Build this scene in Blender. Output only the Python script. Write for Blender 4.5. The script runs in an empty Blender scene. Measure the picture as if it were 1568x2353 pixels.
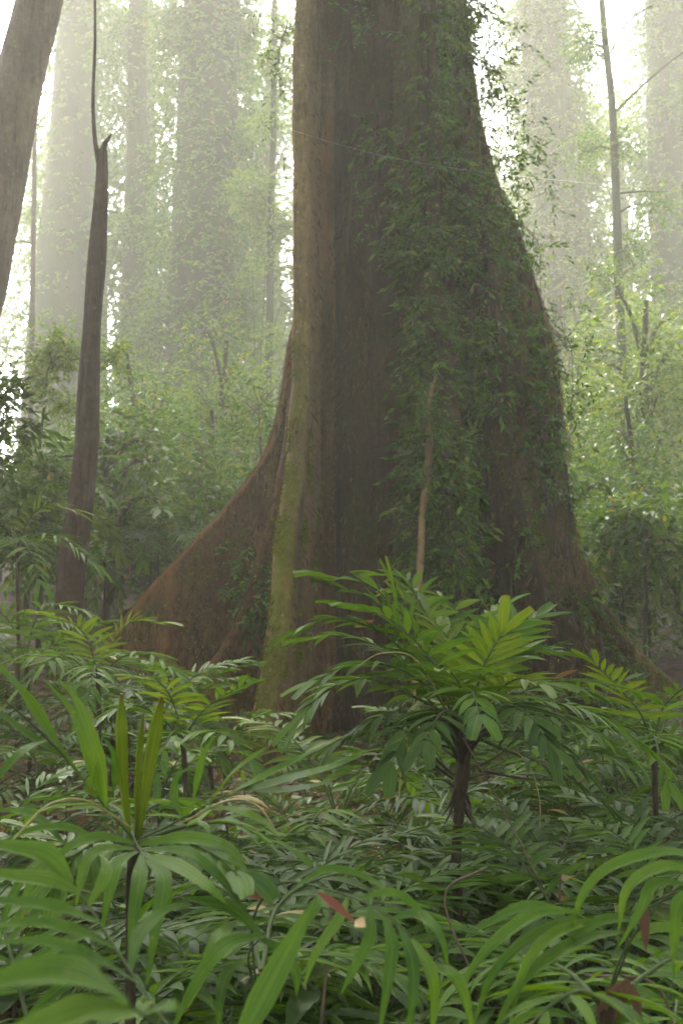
import bpy, math, random
import numpy as np
from mathutils import Vector, Matrix, noise
R = math.radians
rng = np.random.default_rng(7)
random.seed(7)
sc = bpy.context.scene
COL = sc.collection

# ------------------------------------------------------------------ camera
FPX = 2614.0
PITCH = 7.07
EYE = Vector((0, 0, 1.5))
cd = bpy.data.cameras.new('camera'); cam = bpy.data.objects.new('camera', cd); COL.objects.link(cam)
cd.sensor_fit = 'VERTICAL'; cd.sensor_height = 36; cd.sensor_width = 24; cd.lens = 36 * FPX / 2352
cam.location = EYE; cam.rotation_euler = (R(90 + PITCH), 0, 0)
cd.clip_start = 0.05; cd.clip_end = 500
cd.dof.use_dof = True; cd.dof.focus_distance = 4.6; cd.dof.aperture_fstop = 5.6
sc.camera = cam

# ------------------------------------------------------------------ sky, sun, exposure
SUN_EL, SUN_AZ = 47, -14          # azimuth from +Y towards +X
w = bpy.data.worlds.new('World'); sc.world = w; w.use_nodes = True
nt = w.node_tree; nt.nodes.clear()
sky = nt.nodes.new('ShaderNodeTexSky'); sky.sky_type = 'NISHITA'; sky.sun_disc = False
sky.sun_elevation = R(SUN_EL); sky.sun_rotation = R(SUN_AZ); sky.dust_density = 6; sky.air_density = 1.5; sky.altitude = 800
hs = nt.nodes.new('ShaderNodeHueSaturation'); hs.inputs['Saturation'].default_value = 0.12
bg = nt.nodes.new('ShaderNodeBackground'); bg.inputs['Strength'].default_value = 0.15
wo = nt.nodes.new('ShaderNodeOutputWorld')
nt.links.new(sky.outputs[0], hs.inputs['Color']); nt.links.new(hs.outputs[0], bg.inputs[0]); nt.links.new(bg.outputs[0], wo.inputs[0])
sl = bpy.data.lights.new('sun', 'SUN'); sl.energy = 1.5; sl.angle = R(12); sl.color = (1, .92, .76)
so = bpy.data.objects.new('sun', sl); COL.objects.link(so)
sd = Vector((math.sin(R(SUN_AZ)) * math.cos(R(SUN_EL)), math.cos(R(SUN_AZ)) * math.cos(R(SUN_EL)), math.sin(R(SUN_EL))))
so.rotation_euler = sd.to_track_quat('Z', 'Y').to_euler()
sc.view_settings.view_transform = 'Standard'; sc.view_settings.look = 'None'
sc.view_settings.gamma = 1; sc.view_settings.exposure = 3.0
cy = sc.cycles
cy.use_denoising = True; cy.max_bounces = 6; cy.diffuse_bounces = 3; cy.glossy_bounces = 2; cy.transmission_bounces = 3
cy.volume_bounces = 1; cy.transparent_max_bounces = 4; cy.use_adaptive_sampling = True; cy.adaptive_threshold = 0.02
cy.sample_clamp_indirect = 4

# ------------------------------------------------------------------ helpers
CR, SR_ = math.cos(R(PITCH)), math.sin(R(PITCH))
def ray(px, py):
    u, v = (px - 784) / FPX, (1176 - py) / FPX
    return Vector((u, CR - v * SR_, SR_ + v * CR))
def P(px, py, Y):
    d = ray(px, py); return EYE + d * (Y / d.y)
def proj(p):
    x, y, z = p[0], p[1], p[2] - 1.5
    f = y * CR + z * SR_; up = -y * SR_ + z * CR
    return 784 + FPX * x / f, 1176 - FPX * up / f
def sm(a, b, t):
    t = min(1, max(0, (t - a) / (b - a))); return t * t * (3 - 2 * t)
def gz(x, y, rough=True):
    z = 0.04 * max(y, -2) + 0.10 * max(0, y - 12) - .05 * max(0, y - 32)
    z += sm(4, 12, y) * (0.42 * max(0, -x - 0.9) * (1 - .4 * sm(3, 9, -x)) + 0.2 * max(0, x - 2.0) * (1 - .6 * sm(4, 12, x)))
    if rough:
        z += 0.10 * noise.noise(Vector((x * .5, y * .5, 1.3))) + 0.03 * noise.noise(Vector((x * 2.1, y * 2.1, 4)))
    return z
def ground_at(px, Y):
    x = 0
    py = 1600
    for _ in range(8):
        p = P(px, py, Y); py += (p.z - gz(p.x, Y)) * FPX / Y
    return Vector((p.x, Y, gz(p.x, Y)))

def link(name, me, mat=None, parent=None):
    o = bpy.data.objects.new(name, me); COL.objects.link(o)
    if mat is not None and me is not None: me.materials.append(mat)
    if parent is not None: o.parent = parent
    return o
def mk(name, V, F, mat=None, parent=None, smooth=True, uv=None):
    me = bpy.data.meshes.new(name)
    V = np.asarray(V, dtype=np.float32)
    if parent is not None:
        V = V - np.array(parent.location, dtype=np.float32)
    if isinstance(F, np.ndarray):
        n, k = F.shape
        me.vertices.add(len(V)); me.vertices.foreach_set('co', V.ravel())
        me.loops.add(n * k); me.loops.foreach_set('vertex_index', F.ravel().astype(np.int32))
        me.polygons.add(n); me.polygons.foreach_set('loop_start', np.arange(0, n * k, k, dtype=np.int32))
        me.polygons.foreach_set('loop_total', np.full(n, k, dtype=np.int32))
        me.update(calc_edges=True)
    else:
        me.from_pydata(V.tolist(), [], F)
    if uv is not None:
        li = np.zeros(len(me.loops), dtype=np.int32); me.loops.foreach_get('vertex_index', li)
        ul = me.uv_layers.new(name='UVMap'); ul.data.foreach_set('uv', np.asarray(uv, dtype=np.float32)[li].ravel())
    if smooth: me.polygons.foreach_set('use_smooth', np.ones(len(me.polygons), dtype=bool))
    me.validate()
    return link(name, me, mat, parent)
def tag(o, label=None, cat=None, group=None, kind=None):
    if label: o['label'] = label
    if cat: o['category'] = cat
    if group: o['group'] = group
    if kind: o['kind'] = kind
    return o
def empty(name, loc, label, cat, group=None):
    o = bpy.data.objects.new(name, None); COL.objects.link(o); o.location = loc; o.empty_display_size = .1
    return tag(o, label, cat, group)

def spline(pts, n):
    """Catmull-Rom through pts (any dimension), n samples"""
    Q = np.array([list(p) for p in pts], dtype=float)
    Q = np.vstack([2 * Q[0] - Q[1], Q, 2 * Q[-1] - Q[-2]])
    m = len(Q) - 3; out = []
    for t in np.linspace(0, m - 1e-6, n):
        i = int(t); f = t - i; a, b, c, d = Q[i], Q[i + 1], Q[i + 2], Q[i + 3]
        out.append(.5 * (2 * b + (c - a) * f + (2 * a - 5 * b + 4 * c - d) * f * f + (3 * b - a - 3 * c + d) * f ** 3))
    return np.array(out)
class Geo:
    def __init__(s): s.V = []; s.F = []; s.UV = []; s.n = 0
    def add(s, V, F, UV=None):
        V = np.asarray(V, float); F = np.asarray(F, int)
        s.V.append(V); s.F.append(F + s.n); s.UV.append(np.zeros((len(V), 2)) if UV is None else np.asarray(UV, float)); s.n += len(V)
    def build(s, name, mat, parent=None, smooth=True):
        return mk(name, np.vstack(s.V), np.vstack(s.F), mat, parent, smooth, np.vstack(s.UV))
def tube(g, pts, radii, sides=6, n=None, lump=0, seed=0, cap=True):
    pts = np.array([list(p) for p in pts], float)
    if n: 
        k = len(pts); rr = np.interp(np.linspace(0, 1, n), np.linspace(0, 1, len(radii)), radii); pts = spline(pts, n)
    else: rr = np.interp(np.linspace(0, 1, len(pts)), np.linspace(0, 1, len(radii)), radii)
    m = len(pts); T = np.gradient(pts, axis=0); T /= np.linalg.norm(T, axis=1)[:, None] + 1e-9
    ref = np.array([1., 0, 0]) if abs(T[0][0]) < .8 else np.array([0, 1., 0])
    V = []; UV = []
    for i in range(m):
        a = np.cross(T[i], ref); a /= np.linalg.norm(a); b = np.cross(T[i], a)
        ref = -np.cross(T[i], a) if False else ref
        for j in range(sides):
            th = 2 * math.pi * j / sides; r = rr[i]
            if lump: r *= 1 + lump * noise.noise(Vector((math.cos(th) * 1.5 + seed, math.sin(th) * 1.5, pts[i][2] * .9 + i * .02))) + .5 * lump * math.sin(3 * th + seed + i * .03)
            V.append(pts[i] + r * (math.cos(th) * a + math.sin(th) * b)); UV.append((j / sides, i / m))
    F = [(i * sides + j, i * sides + (j + 1) % sides, (i + 1) * sides + (j + 1) % sides, (i + 1) * sides + j) for i in range(m - 1) for j in range(sides)]
    g.add(V, F, UV)
    if cap:
        V2 = [pts[-1] + T[-1] * rr[-1] * .5]; base = V[-sides:]
        g.add(V2 + base, [(0, 1 + j, 1 + (j + 1) % sides, 0) for j in range(0)] or [(0, 1 + j, 1 + (j + 1) % sides, 1 + (j + 2) % sides) for j in range(0, sides - 1, 2)])

# ------------------------------------------------------------------ materials
def newmat(name):
    m = bpy.data.materials.new(name); m.use_nodes = True; t = m.node_tree; t.nodes.clear()
    out = t.nodes.new('ShaderNodeOutputMaterial'); return m, t, out
def nd(t, typ, **kw):
    n = t.nodes.new(typ)
    for k, v in kw.items():
        if k in n.inputs: n.inputs[k].default_value = v
        else: setattr(n, k, v)
    return n
def mixc(t, fac, a, b):
    n = t.nodes.new('ShaderNodeMix'); n.data_type = 'RGBA'
    for s, v in ((0, fac), (6, a), (7, b)):
        if hasattr(v, 'node'): t.links.new(v, n.inputs[s])
        else: n.inputs[s].default_value = v if s == 0 else (*v, 1)
    return n.outputs[2]
def ramp(t, src, stops):
    n = t.nodes.new('ShaderNodeValToRGB'); e = n.color_ramp.elements
    while len(e) < len(stops): e.new(.5)
    for k, (p, c) in enumerate(stops):
        e[k].position = p; e[k].color = (*c, 1) if len(c) == 3 else c
    t.links.new(src, n.inputs[0]); return n.outputs[0]
def texco(t, scale, kind='Object'):
    tc = t.nodes.new('ShaderNodeTexCoord'); mp = t.nodes.new('ShaderNodeMapping'); mp.inputs['Scale'].default_value = scale
    t.links.new(tc.outputs[kind], mp.inputs[0]); return mp.outputs[0]
def noisen(t, vec, scale, detail=4, rough=.6):
    n = nd(t, 'ShaderNodeTexNoise', Scale=scale, Detail=detail, Roughness=rough); t.links.new(vec, n.inputs['Vector']); return n.outputs[0]

def leaf_mat(name, dark, mid, light, trans=.35, rough=.42, veins=False, odd=None, spec=.28):
    m, t, out = newmat(name)
    geo = t.nodes.new('ShaderNodeNewGeometry')
    c = ramp(t, geo.outputs['Random Per Island'], [(0, dark), (.5, mid), (.93, light)] + ([(.985, odd)] if odd else []))
    if veins:
        uv = texco(t, (1, 1, 1), 'UV'); sx = t.nodes.new('ShaderNodeSeparateXYZ'); t.links.new(uv, sx.inputs[0])
        # midrib
        ab = nd(t, 'ShaderNodeMath', operation='SUBTRACT'); ab.inputs[1].default_value = .5; t.links.new(sx.outputs[0], ab.inputs[0])
        ab2 = nd(t, 'ShaderNodeMath', operation='ABSOLUTE'); t.links.new(ab.outputs[0], ab2.inputs[0])
        rib = ramp(t, ab2.outputs[0], [(0, (1, 1, 1)), (.05, (0, 0, 0))])
        c = mixc(t, rib, c, tuple(min(1, v * 1.7) for v in light))
        w0 = t.nodes.new('ShaderNodeTexWave'); w0.inputs['Scale'].default_value = 1.9; w0.inputs['Distortion'].default_value = 1.2; w0.inputs['Detail Scale'].default_value = 3; t.links.new(uv, w0.inputs['Vector'])
        c = mixc(t, ramp(t, w0.outputs[1], [(.2, (.5, .5, .5)), (.8, (0, 0, 0))]), c, tuple(v * .55 for v in dark))
        n1 = noisen(t, texco(t, (9, 9, 9)), 1.2, 5, .65)
        f = ramp(t, n1, [(.35, (0, 0, 0)), (.7, (.6, .6, .6))]); c = mixc(t, f, c, light)
        v = t.nodes.new('ShaderNodeTexVoronoi'); v.inputs['Scale'].default_value = 45; t.links.new(texco(t, (1, 1, 1)), v.inputs['Vector'])
        sp = ramp(t, v.outputs['Distance'], [(0.10, (.8, .8, .8)), (.2, (0, 0, 0))])
        n2 = ramp(t, noisen(t, texco(t, (1, 1, 1)), 7, 2), [(.52, (0, 0, 0)), (.6, (1, 1, 1))])
        mu = nd(t, 'ShaderNodeMath', operation='MULTIPLY'); t.links.new(sp, mu.inputs[0]); t.links.new(n2, mu.inputs[1])
        c = mixc(t, mu.outputs[0], c, (.16, .17, .05))
        tip = nd(t, 'ShaderNodeMath', operation='MULTIPLY_ADD'); t.links.new(n1, tip.inputs[0]); tip.inputs[1].default_value = .18; ts = nd(t, 'ShaderNodeMath', operation='MULTIPLY'); ts.inputs[1].default_value = .833; t.links.new(sx.outputs[1], ts.inputs[0]); t.links.new(ts.outputs[0], tip.inputs[2])
        tf = ramp(t, tip.outputs[0], [(1.06 / 1.2, (0, 0, 0)), (1.09 / 1.2, (.9, .9, .9))]); rf = ramp(t, geo.outputs['Random Per Island'], [(.5, (0, 0, 0)), (.56, (1, 1, 1))])
        tm = nd(t, 'ShaderNodeMath', operation='MULTIPLY'); t.links.new(tf, tm.inputs[0]); t.links.new(rf, tm.inputs[1]); c = mixc(t, tm.outputs[0], c, (.13, .075, .025))
        n3 = ramp(t, noisen(t, texco(t, (1, 1, 1)), 3.2, 6, .7), [(.66, (0, 0, 0)), (.74, (.85, .85, .85))])
        c = mixc(t, n3, c, (.11, .075, .02))
    b = nd(t, 'ShaderNodeBsdfPrincipled', Roughness=rough); b.inputs['Specular IOR Level'].default_value = spec
    t.links.new(c, b.inputs['Base Color'])
    if veins:
        t.links.new(ramp(t, n1, [(.3, (rough - .08,) * 3), (.7, (rough + .22,) * 3)]), b.inputs['Roughness'])
        wv = t.nodes.new('ShaderNodeTexWave'); wv.inputs['Scale'].default_value = 3.2; wv.inputs['Distortion'].default_value = .4; t.links.new(uv, wv.inputs['Vector'])
        bm = nd(t, 'ShaderNodeBump', Strength=.35, Distance=.004); t.links.new(wv.outputs[1], bm.inputs['Height']); t.links.new(bm.outputs[0], b.inputs['Normal'])
    tr = t.nodes.new('ShaderNodeBsdfTranslucent')
    g = nd(t, 'ShaderNodeGamma', Gamma=.85); t.links.new(c, g.inputs[0])
    yc = mixc(t, .45, (0, 0, 0), (0, 0, 0)); 
    mm = t.nodes.new('ShaderNodeMix'); mm.data_type = 'RGBA'; mm.blend_type = 'MULTIPLY'; mm.inputs[0].default_value = 1
    t.links.new(g.outputs[0], mm.inputs[6]); mm.inputs[7].default_value = (1.15, 1.1, .45, 1); t.links.new(mm.outputs[2], tr.inputs[0])
    mx = t.nodes.new('ShaderNodeMixShader'); mx.inputs[0].default_value = trans
    t.links.new(b.outputs[0], mx.inputs[1]); t.links.new(tr.outputs[0], mx.inputs[2]); t.links.new(mx.outputs[0], out.inputs[0])
    return m

def bark_mat(name, a, b_, moss=(.10, .12, .02), moss_amt=.5, vscale=1.0, tan=None, bumpd=.03, mscale=.9, mtop=None, stripe=None):
    """a dark furrow colour, b_ ridge colour, patches of moss"""
    m, t, out = newmat(name)
    n1 = noisen(t, texco(t, (9 * vscale, 9 * vscale, 1.1 * vscale)), 1.6, 8, .68)
    n2 = noisen(t, texco(t, (1, 1, 1)), 14, 7, .7)
    c = mixc(t, ramp(t, n1, [(.33, (0, 0, 0)), (.66, (1, 1, 1))]), a, b_)
    c = mixc(t, ramp(t, n2, [(.4, (0, 0, 0)), (.75, (.75, .75, .75))]), c, tuple(min(1, v * 1.6) for v in b_))
    n3 = noisen(t, texco(t, (26 * vscale, 26 * vscale, 2.4 * vscale)), 1.5, 6, .7); c = mixc(t, ramp(t, n3, [(.34, (.85, .85, .85)), (.47, (0, 0, 0))]), c, tuple(v * .35 for v in a))
    n4 = noisen(t, texco(t, (3, 3, 22)), 1.3, 4, .6); c = mixc(t, ramp(t, n4, [(.30, (.5, .5, .5)), (.38, (0, 0, 0))]), c, tuple(v * .5 for v in a))
    c = mixc(t, ramp(t, noisen(t, texco(t, (1.6, 1.6, .9)), .8, 5, .6), [(.4, (0, 0, 0)), (.62, (.75, .75, .75))]), c, tuple(v * .55 for v in a))
    if tan:
        c = mixc(t, ramp(t, noisen(t, texco(t, (1.2, 1.2, .35)), 1.7, 4), [(.5, (0, 0, 0)), (.62, (.9, .9, .9))]), c, tan)
    mn = noisen(t, texco(t, (1.3, 1.3, .55)), mscale * 1.7, 9, .72)
    lo = .72 - .35 * moss_amt
    mf = ramp(t, mn, [(lo - .04, (0, 0, 0)), (lo + .10, (.92, .92, .92))])
    if mtop:
        sx = t.nodes.new('ShaderNodeSeparateXYZ'); t.links.new(texco(t, (1, 1, 1)), sx.inputs[0]); mr = t.nodes.new('ShaderNodeMapRange'); t.links.new(sx.outputs[2], mr.inputs[0])
        for k, vv in ((1, mtop[0]), (2, mtop[1]), (3, 1.0), (4, .12)): mr.inputs[k].default_value = vv
        mq = nd(t, 'ShaderNodeMath', operation='MULTIPLY'); t.links.new(mf, mq.inputs[0]); t.links.new(mr.outputs[0], mq.inputs[1]); mf = mq.outputs[0]
        u2 = t.nodes.new('ShaderNodeSeparateXYZ'); t.links.new(texco(t, (1, 1, 1), 'UV'), u2.inputs[0]); uf = ramp(t, u2.outputs[0], [(.40, (.15, .15, .15)), (.475, (1, 1, 1))])
        mq = nd(t, 'ShaderNodeMath', operation='MULTIPLY'); t.links.new(mf, mq.inputs[0]); t.links.new(uf, mq.inputs[1]); mf = mq.outputs[0]
    mcol = mixc(t, ramp(t, n2, [(.35, (0, 0, 0)), (.7, (1, 1, 1))]), tuple(v * .5 for v in moss), moss)
    c = mixc(t, mf, c, mcol)
    if stripe:
        su = t.nodes.new('ShaderNodeSeparateXYZ'); t.links.new(texco(t, (1, 1, 1), 'UV'), su.inputs[0])
        nz_ = nd(t, 'ShaderNodeMath', operation='MULTIPLY_ADD'); t.links.new(n2, nz_.inputs[0]); nz_.inputs[1].default_value = .05; t.links.new(su.outputs[0], nz_.inputs[2])
        st_ = ramp(t, nz_.outputs[0], [(stripe - .012, (0, 0, 0)), (stripe, (.75, .75, .75)), (stripe + .012, (.75, .75, .75)), (stripe + .03, (0, 0, 0))]); c = mixc(t, st_, c, (.27, .13, .045))
    # lichen flecks
    v = t.nodes.new('ShaderNodeTexVoronoi'); v.inputs['Scale'].default_value = 9; t.links.new(texco(t, (1, 1, .8)), v.inputs['Vector'])
    sp = ramp(t, v.outputs['Distance'], [(0.08, (.5, .5, .5)), (.17, (0, 0, 0))]); c = mixc(t, sp, c, tuple(min(1, k * 1.5 + .02) for k in b_))
    b = nd(t, 'ShaderNodeBsdfPrincipled', Roughness=.82); b.inputs['Specular IOR Level'].default_value = .25
    t.links.new(c, b.inputs['Base Color'])
    a0 = nd(t, 'ShaderNodeMath', operation='ADD'); t.links.new(n1, a0.inputs[0]); t.links.new(n2, a0.inputs[1]); ad = nd(t, 'ShaderNodeMath', operation='ADD'); t.links.new(a0.outputs[0], ad.inputs[0]); t.links.new(n3, ad.inputs[1])
    bm = nd(t, 'ShaderNodeBump', Strength=1.0, Distance=bumpd * 1.6); t.links.new(ad.outputs[0], bm.inputs['Height']); t.links.new(bm.outputs[0], b.inputs['Normal'])
    t.links.new(b.outputs[0], out.inputs[0]); return m

def plain_mat(name, c1, c2, scale=20, rough=.7):
    m, t, out = newmat(name)
    c = mixc(t, ramp(t, noisen(t, texco(t, (1, 1, 1)), scale, 5), [(.35, (0, 0, 0)), (.65, (1, 1, 1))]), c1, c2)
    b = nd(t, 'ShaderNodeBsdfPrincipled', Roughness=rough); t.links.new(c, b.inputs['Base Color']); t.links.new(b.outputs[0], out.inputs[0]); return m

M = {}
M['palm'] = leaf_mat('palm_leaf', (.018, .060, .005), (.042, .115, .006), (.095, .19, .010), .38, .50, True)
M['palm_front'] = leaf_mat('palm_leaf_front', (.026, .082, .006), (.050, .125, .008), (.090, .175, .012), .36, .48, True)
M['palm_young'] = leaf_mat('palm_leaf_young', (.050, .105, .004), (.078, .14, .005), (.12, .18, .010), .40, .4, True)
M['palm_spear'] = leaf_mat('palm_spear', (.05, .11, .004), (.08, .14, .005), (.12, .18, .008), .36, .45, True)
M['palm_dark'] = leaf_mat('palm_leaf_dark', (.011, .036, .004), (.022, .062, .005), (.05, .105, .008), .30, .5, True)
M['understory'] = leaf_mat('understory_leaf', (.020, .056, .004), (.038, .09, .006), (.08, .16, .008), .38, .5, odd=(.20, .15, .03))
M['fern'] = leaf_mat('fern_leaf', (.03, .07, .015), (.05, .11, .02), (.09, .16, .03), .4, .5)
M['canopy'] = leaf_mat('canopy_leaf', (.018, .055, .006), (.034, .088, .007), (.08, .155, .010), .45, .5, odd=(.2, .16, .04))
M['canopy_light'] = leaf_mat('canopy_leaf_light', (.045, .10, .008), (.07, .14, .010), (.16, .24, .015), .36, .5, odd=(.26, .22, .05))
M['climber'] = leaf_mat('climber_leaf', (.014, .048, .006), (.030, .085, .007), (.11, .20, .010), .36, .45, odd=(.18, .17, .05))
M['rachis'] = plain_mat('green_stalk', (.02, .045, .006), (.045, .065, .010), 30, .9)
M['stem'] = bark_mat('palm_stem', (.018, .014, .009), (.07, .05, .03), moss_amt=.35, vscale=6, bumpd=.006, mscale=6)
M['husk'] = plain_mat('husk_fibre', (.012, .009, .006), (.05, .034, .02), 40, .9)
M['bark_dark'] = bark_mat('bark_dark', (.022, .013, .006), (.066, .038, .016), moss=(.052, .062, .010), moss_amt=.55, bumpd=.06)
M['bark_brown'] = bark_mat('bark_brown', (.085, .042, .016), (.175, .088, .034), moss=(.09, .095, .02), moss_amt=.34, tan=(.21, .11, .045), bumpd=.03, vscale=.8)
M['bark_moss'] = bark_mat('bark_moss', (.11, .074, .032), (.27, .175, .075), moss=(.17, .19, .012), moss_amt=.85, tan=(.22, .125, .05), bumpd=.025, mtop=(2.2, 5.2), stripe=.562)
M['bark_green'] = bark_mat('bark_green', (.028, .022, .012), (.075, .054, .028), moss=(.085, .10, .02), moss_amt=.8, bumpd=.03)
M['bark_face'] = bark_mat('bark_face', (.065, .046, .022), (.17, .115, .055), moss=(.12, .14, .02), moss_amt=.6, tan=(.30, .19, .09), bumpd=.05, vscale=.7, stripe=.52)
M['bark_left'] = bark_mat('bark_left', (.075, .038, .014), (.17, .088, .034), moss=(.07, .085, .015), moss_amt=.42, tan=(.24, .12, .045), bumpd=.04, vscale=.8, stripe=.455)
M['bark_pale'] = bark_mat('bark_pale', (.075, .055, .038), (.15, .105, .07), moss_amt=.2, bumpd=.02, vscale=.6)
M['bark_snag'] = bark_mat('bark_snag', (.025, .016, .012), (.075, .042, .03), moss_amt=.25, bumpd=.02, vscale=1.5)
M['bark_grey'] = bark_mat('bark_grey', (.024, .026, .014), (.052, .054, .030), moss=(.04, .06, .010), moss_amt=.75, bumpd=.02)
M['vine_root'] = plain_mat('vine_root', (.11, .065, .028), (.21, .13, .06), 14, .8)
M['twig'] = plain_mat('twig', (.05, .033, .02), (.12, .085, .05), 25, .8)
M['flower'] = plain_mat('palm_fruit', (.14, .15, .03), (.26, .22, .08), 60, .5)
M['dead'] = leaf_mat('dead_leaf', (.07, .028, .012), (.16, .075, .03), (.30, .18, .09), .25, .6)
M['dead_red'] = leaf_mat('dead_leaf_red', (.08, .022, .010), (.11, .032, .015), (.14, .045, .02), .2, .5)
M['dead_pale'] = leaf_mat('dead_leaf_pale', (.24, .18, .08), (.28, .2, .09), (.32, .23, .11), .2, .6)
M['dead_dark'] = leaf_mat('dead_leaf_dark', (.03, .014, .006), (.06, .028, .012), (.09, .045, .02), .2, .6)
M['thread'] = plain_mat('silk', (.7, .7, .7), (.8, .8, .8), 5, .4)

# ------------------------------------------------------------------ ground
def ground():
    xs = np.concatenate([np.linspace(-60, -7, 40), np.linspace(-6.8, 6.8, 110), np.linspace(7, 60, 40)])
    ys = np.concatenate([np.linspace(-14, 0, 12), np.linspace(.2, 16, 120), np.linspace(16.5, 90, 60)])
    V = [(x, y, gz(x, y)) for y in ys for x in xs]
    nx = len(xs); F = np.array([(j * nx + i, j * nx + i + 1, (j + 1) * nx + i + 1, (j + 1) * nx + i) for j in range(len(ys) - 1) for i in range(nx - 1)])
    m, t, out = newmat('forest_floor')
    n1 = noisen(t, texco(t, (1, 1, 1)), 9, 9, .72); n2 = noisen(t, texco(t, (1, 1, 1)), 1.1, 5, .6)
    c = ramp(t, n1, [(.3, (.016, .009, .005)), (.5, (.05, .026, .013)), (.62, (.10, .052, .026)), (.75, (.17, .10, .055))])
    c = mixc(t, ramp(t, n2, [(.5, (0, 0, 0)), (.65, (.6, .6, .6))]), c, (.035, .045, .012))
    b = nd(t, 'ShaderNodeBsdfPrincipled', Roughness=.9); t.links.new(c, b.inputs[0])
    bm = nd(t, 'ShaderNodeBump', Strength=1, Distance=.04); t.links.new(n1, bm.inputs['Height']); t.links.new(bm.outputs[0], b.inputs['Normal'])
    t.links.new(b.outputs[0], out.inputs[0])
    tag(mk('ground', V, F, m), 'brown leaf-strewn forest floor rising towards the back', 'ground', kind='structure')
ground()

# ------------------------------------------------------------------ leaves
def norm(a): return a / (np.linalg.norm(a, axis=-1, keepdims=True) + 1e-9)
def leaf_quads(pos, d, length, width, rg=rng, fold=.0):
    """rhomb leaves from pos along d; arrays (n,3); 4 verts each"""
    n = len(pos); d = norm(d); r = norm(rg.normal(size=(n, 3)) + np.array([0, 0, .9])); s = norm(np.cross(d, r)); nn = norm(np.cross(s, d))
    L = np.broadcast_to(np.asarray(length, float), (n,))[:, None]; W = np.broadcast_to(np.asarray(width, float), (n,))[:, None]
    a = pos; b = pos + d * L * .42 + s * W * .5 + nn * W * .12; c = pos + d * L - nn * L * .12 * 1; e = pos + d * L * .42 - s * W * .5 + nn * W * .12
    V = np.stack([a, b, c, e], 1).reshape(-1, 3); F = np.arange(4 * n).reshape(n, 4); return V, F
def twig_leaves(orig, dirs, tl, nl, ll, lw, rg=rng, droop=.5):
    """pinnate twigs: for every twig nl leaves along it; returns V,F"""
    n = len(orig); dirs = norm(dirs); up = np.array([0, 0, 1.]); side = norm(np.cross(dirs, up) + rg.normal(size=(n, 3)) * .25)
    ps = []; ds = []
    tl = np.broadcast_to(np.asarray(tl, float), (n,))
    for k in range(nl):
        f = (k + .6) / nl
        p = orig + dirs * (tl * f)[:, None] - up * (tl * f * f * .45 * droop)[:, None]
        sg = 1 if k % 2 else -1
        dd = dirs * (.45 + .8 * f * f) + side * sg * (1.05 - .55 * f) - up * droop * (.3 + .4 * rg.random((n, 1))) + rg.normal(size=(n, 3)) * .18
        ps.append(p); ds.append(dd)
    pos = np.concatenate(ps); d = np.concatenate(ds); sc_ = rg.uniform(.7, 1.2, len(pos))
    return leaf_quads(pos, d, ll * sc_, lw * sc_, rg)
def blob_twigs(c, rad, n, rg=rng, hollow=.35, clumps=9):
    """twig origins and directions clumped within an ellipsoid"""
    c = np.array(c, float); rad = np.array(rad, float)
    cc = norm(rg.normal(size=(clumps, 3))) * rg.uniform(.15, .85, (clumps, 1))
    k = rg.integers(0, clumps, n); sub = cc[k] + rg.normal(size=(n, 3)) * .26
    return c + sub * rad, norm(sub * rad * .8 + rg.normal(size=(n, 3)) * rad.mean() * .5 + np.array([0, 0, -.1]) * rad.mean())

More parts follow.
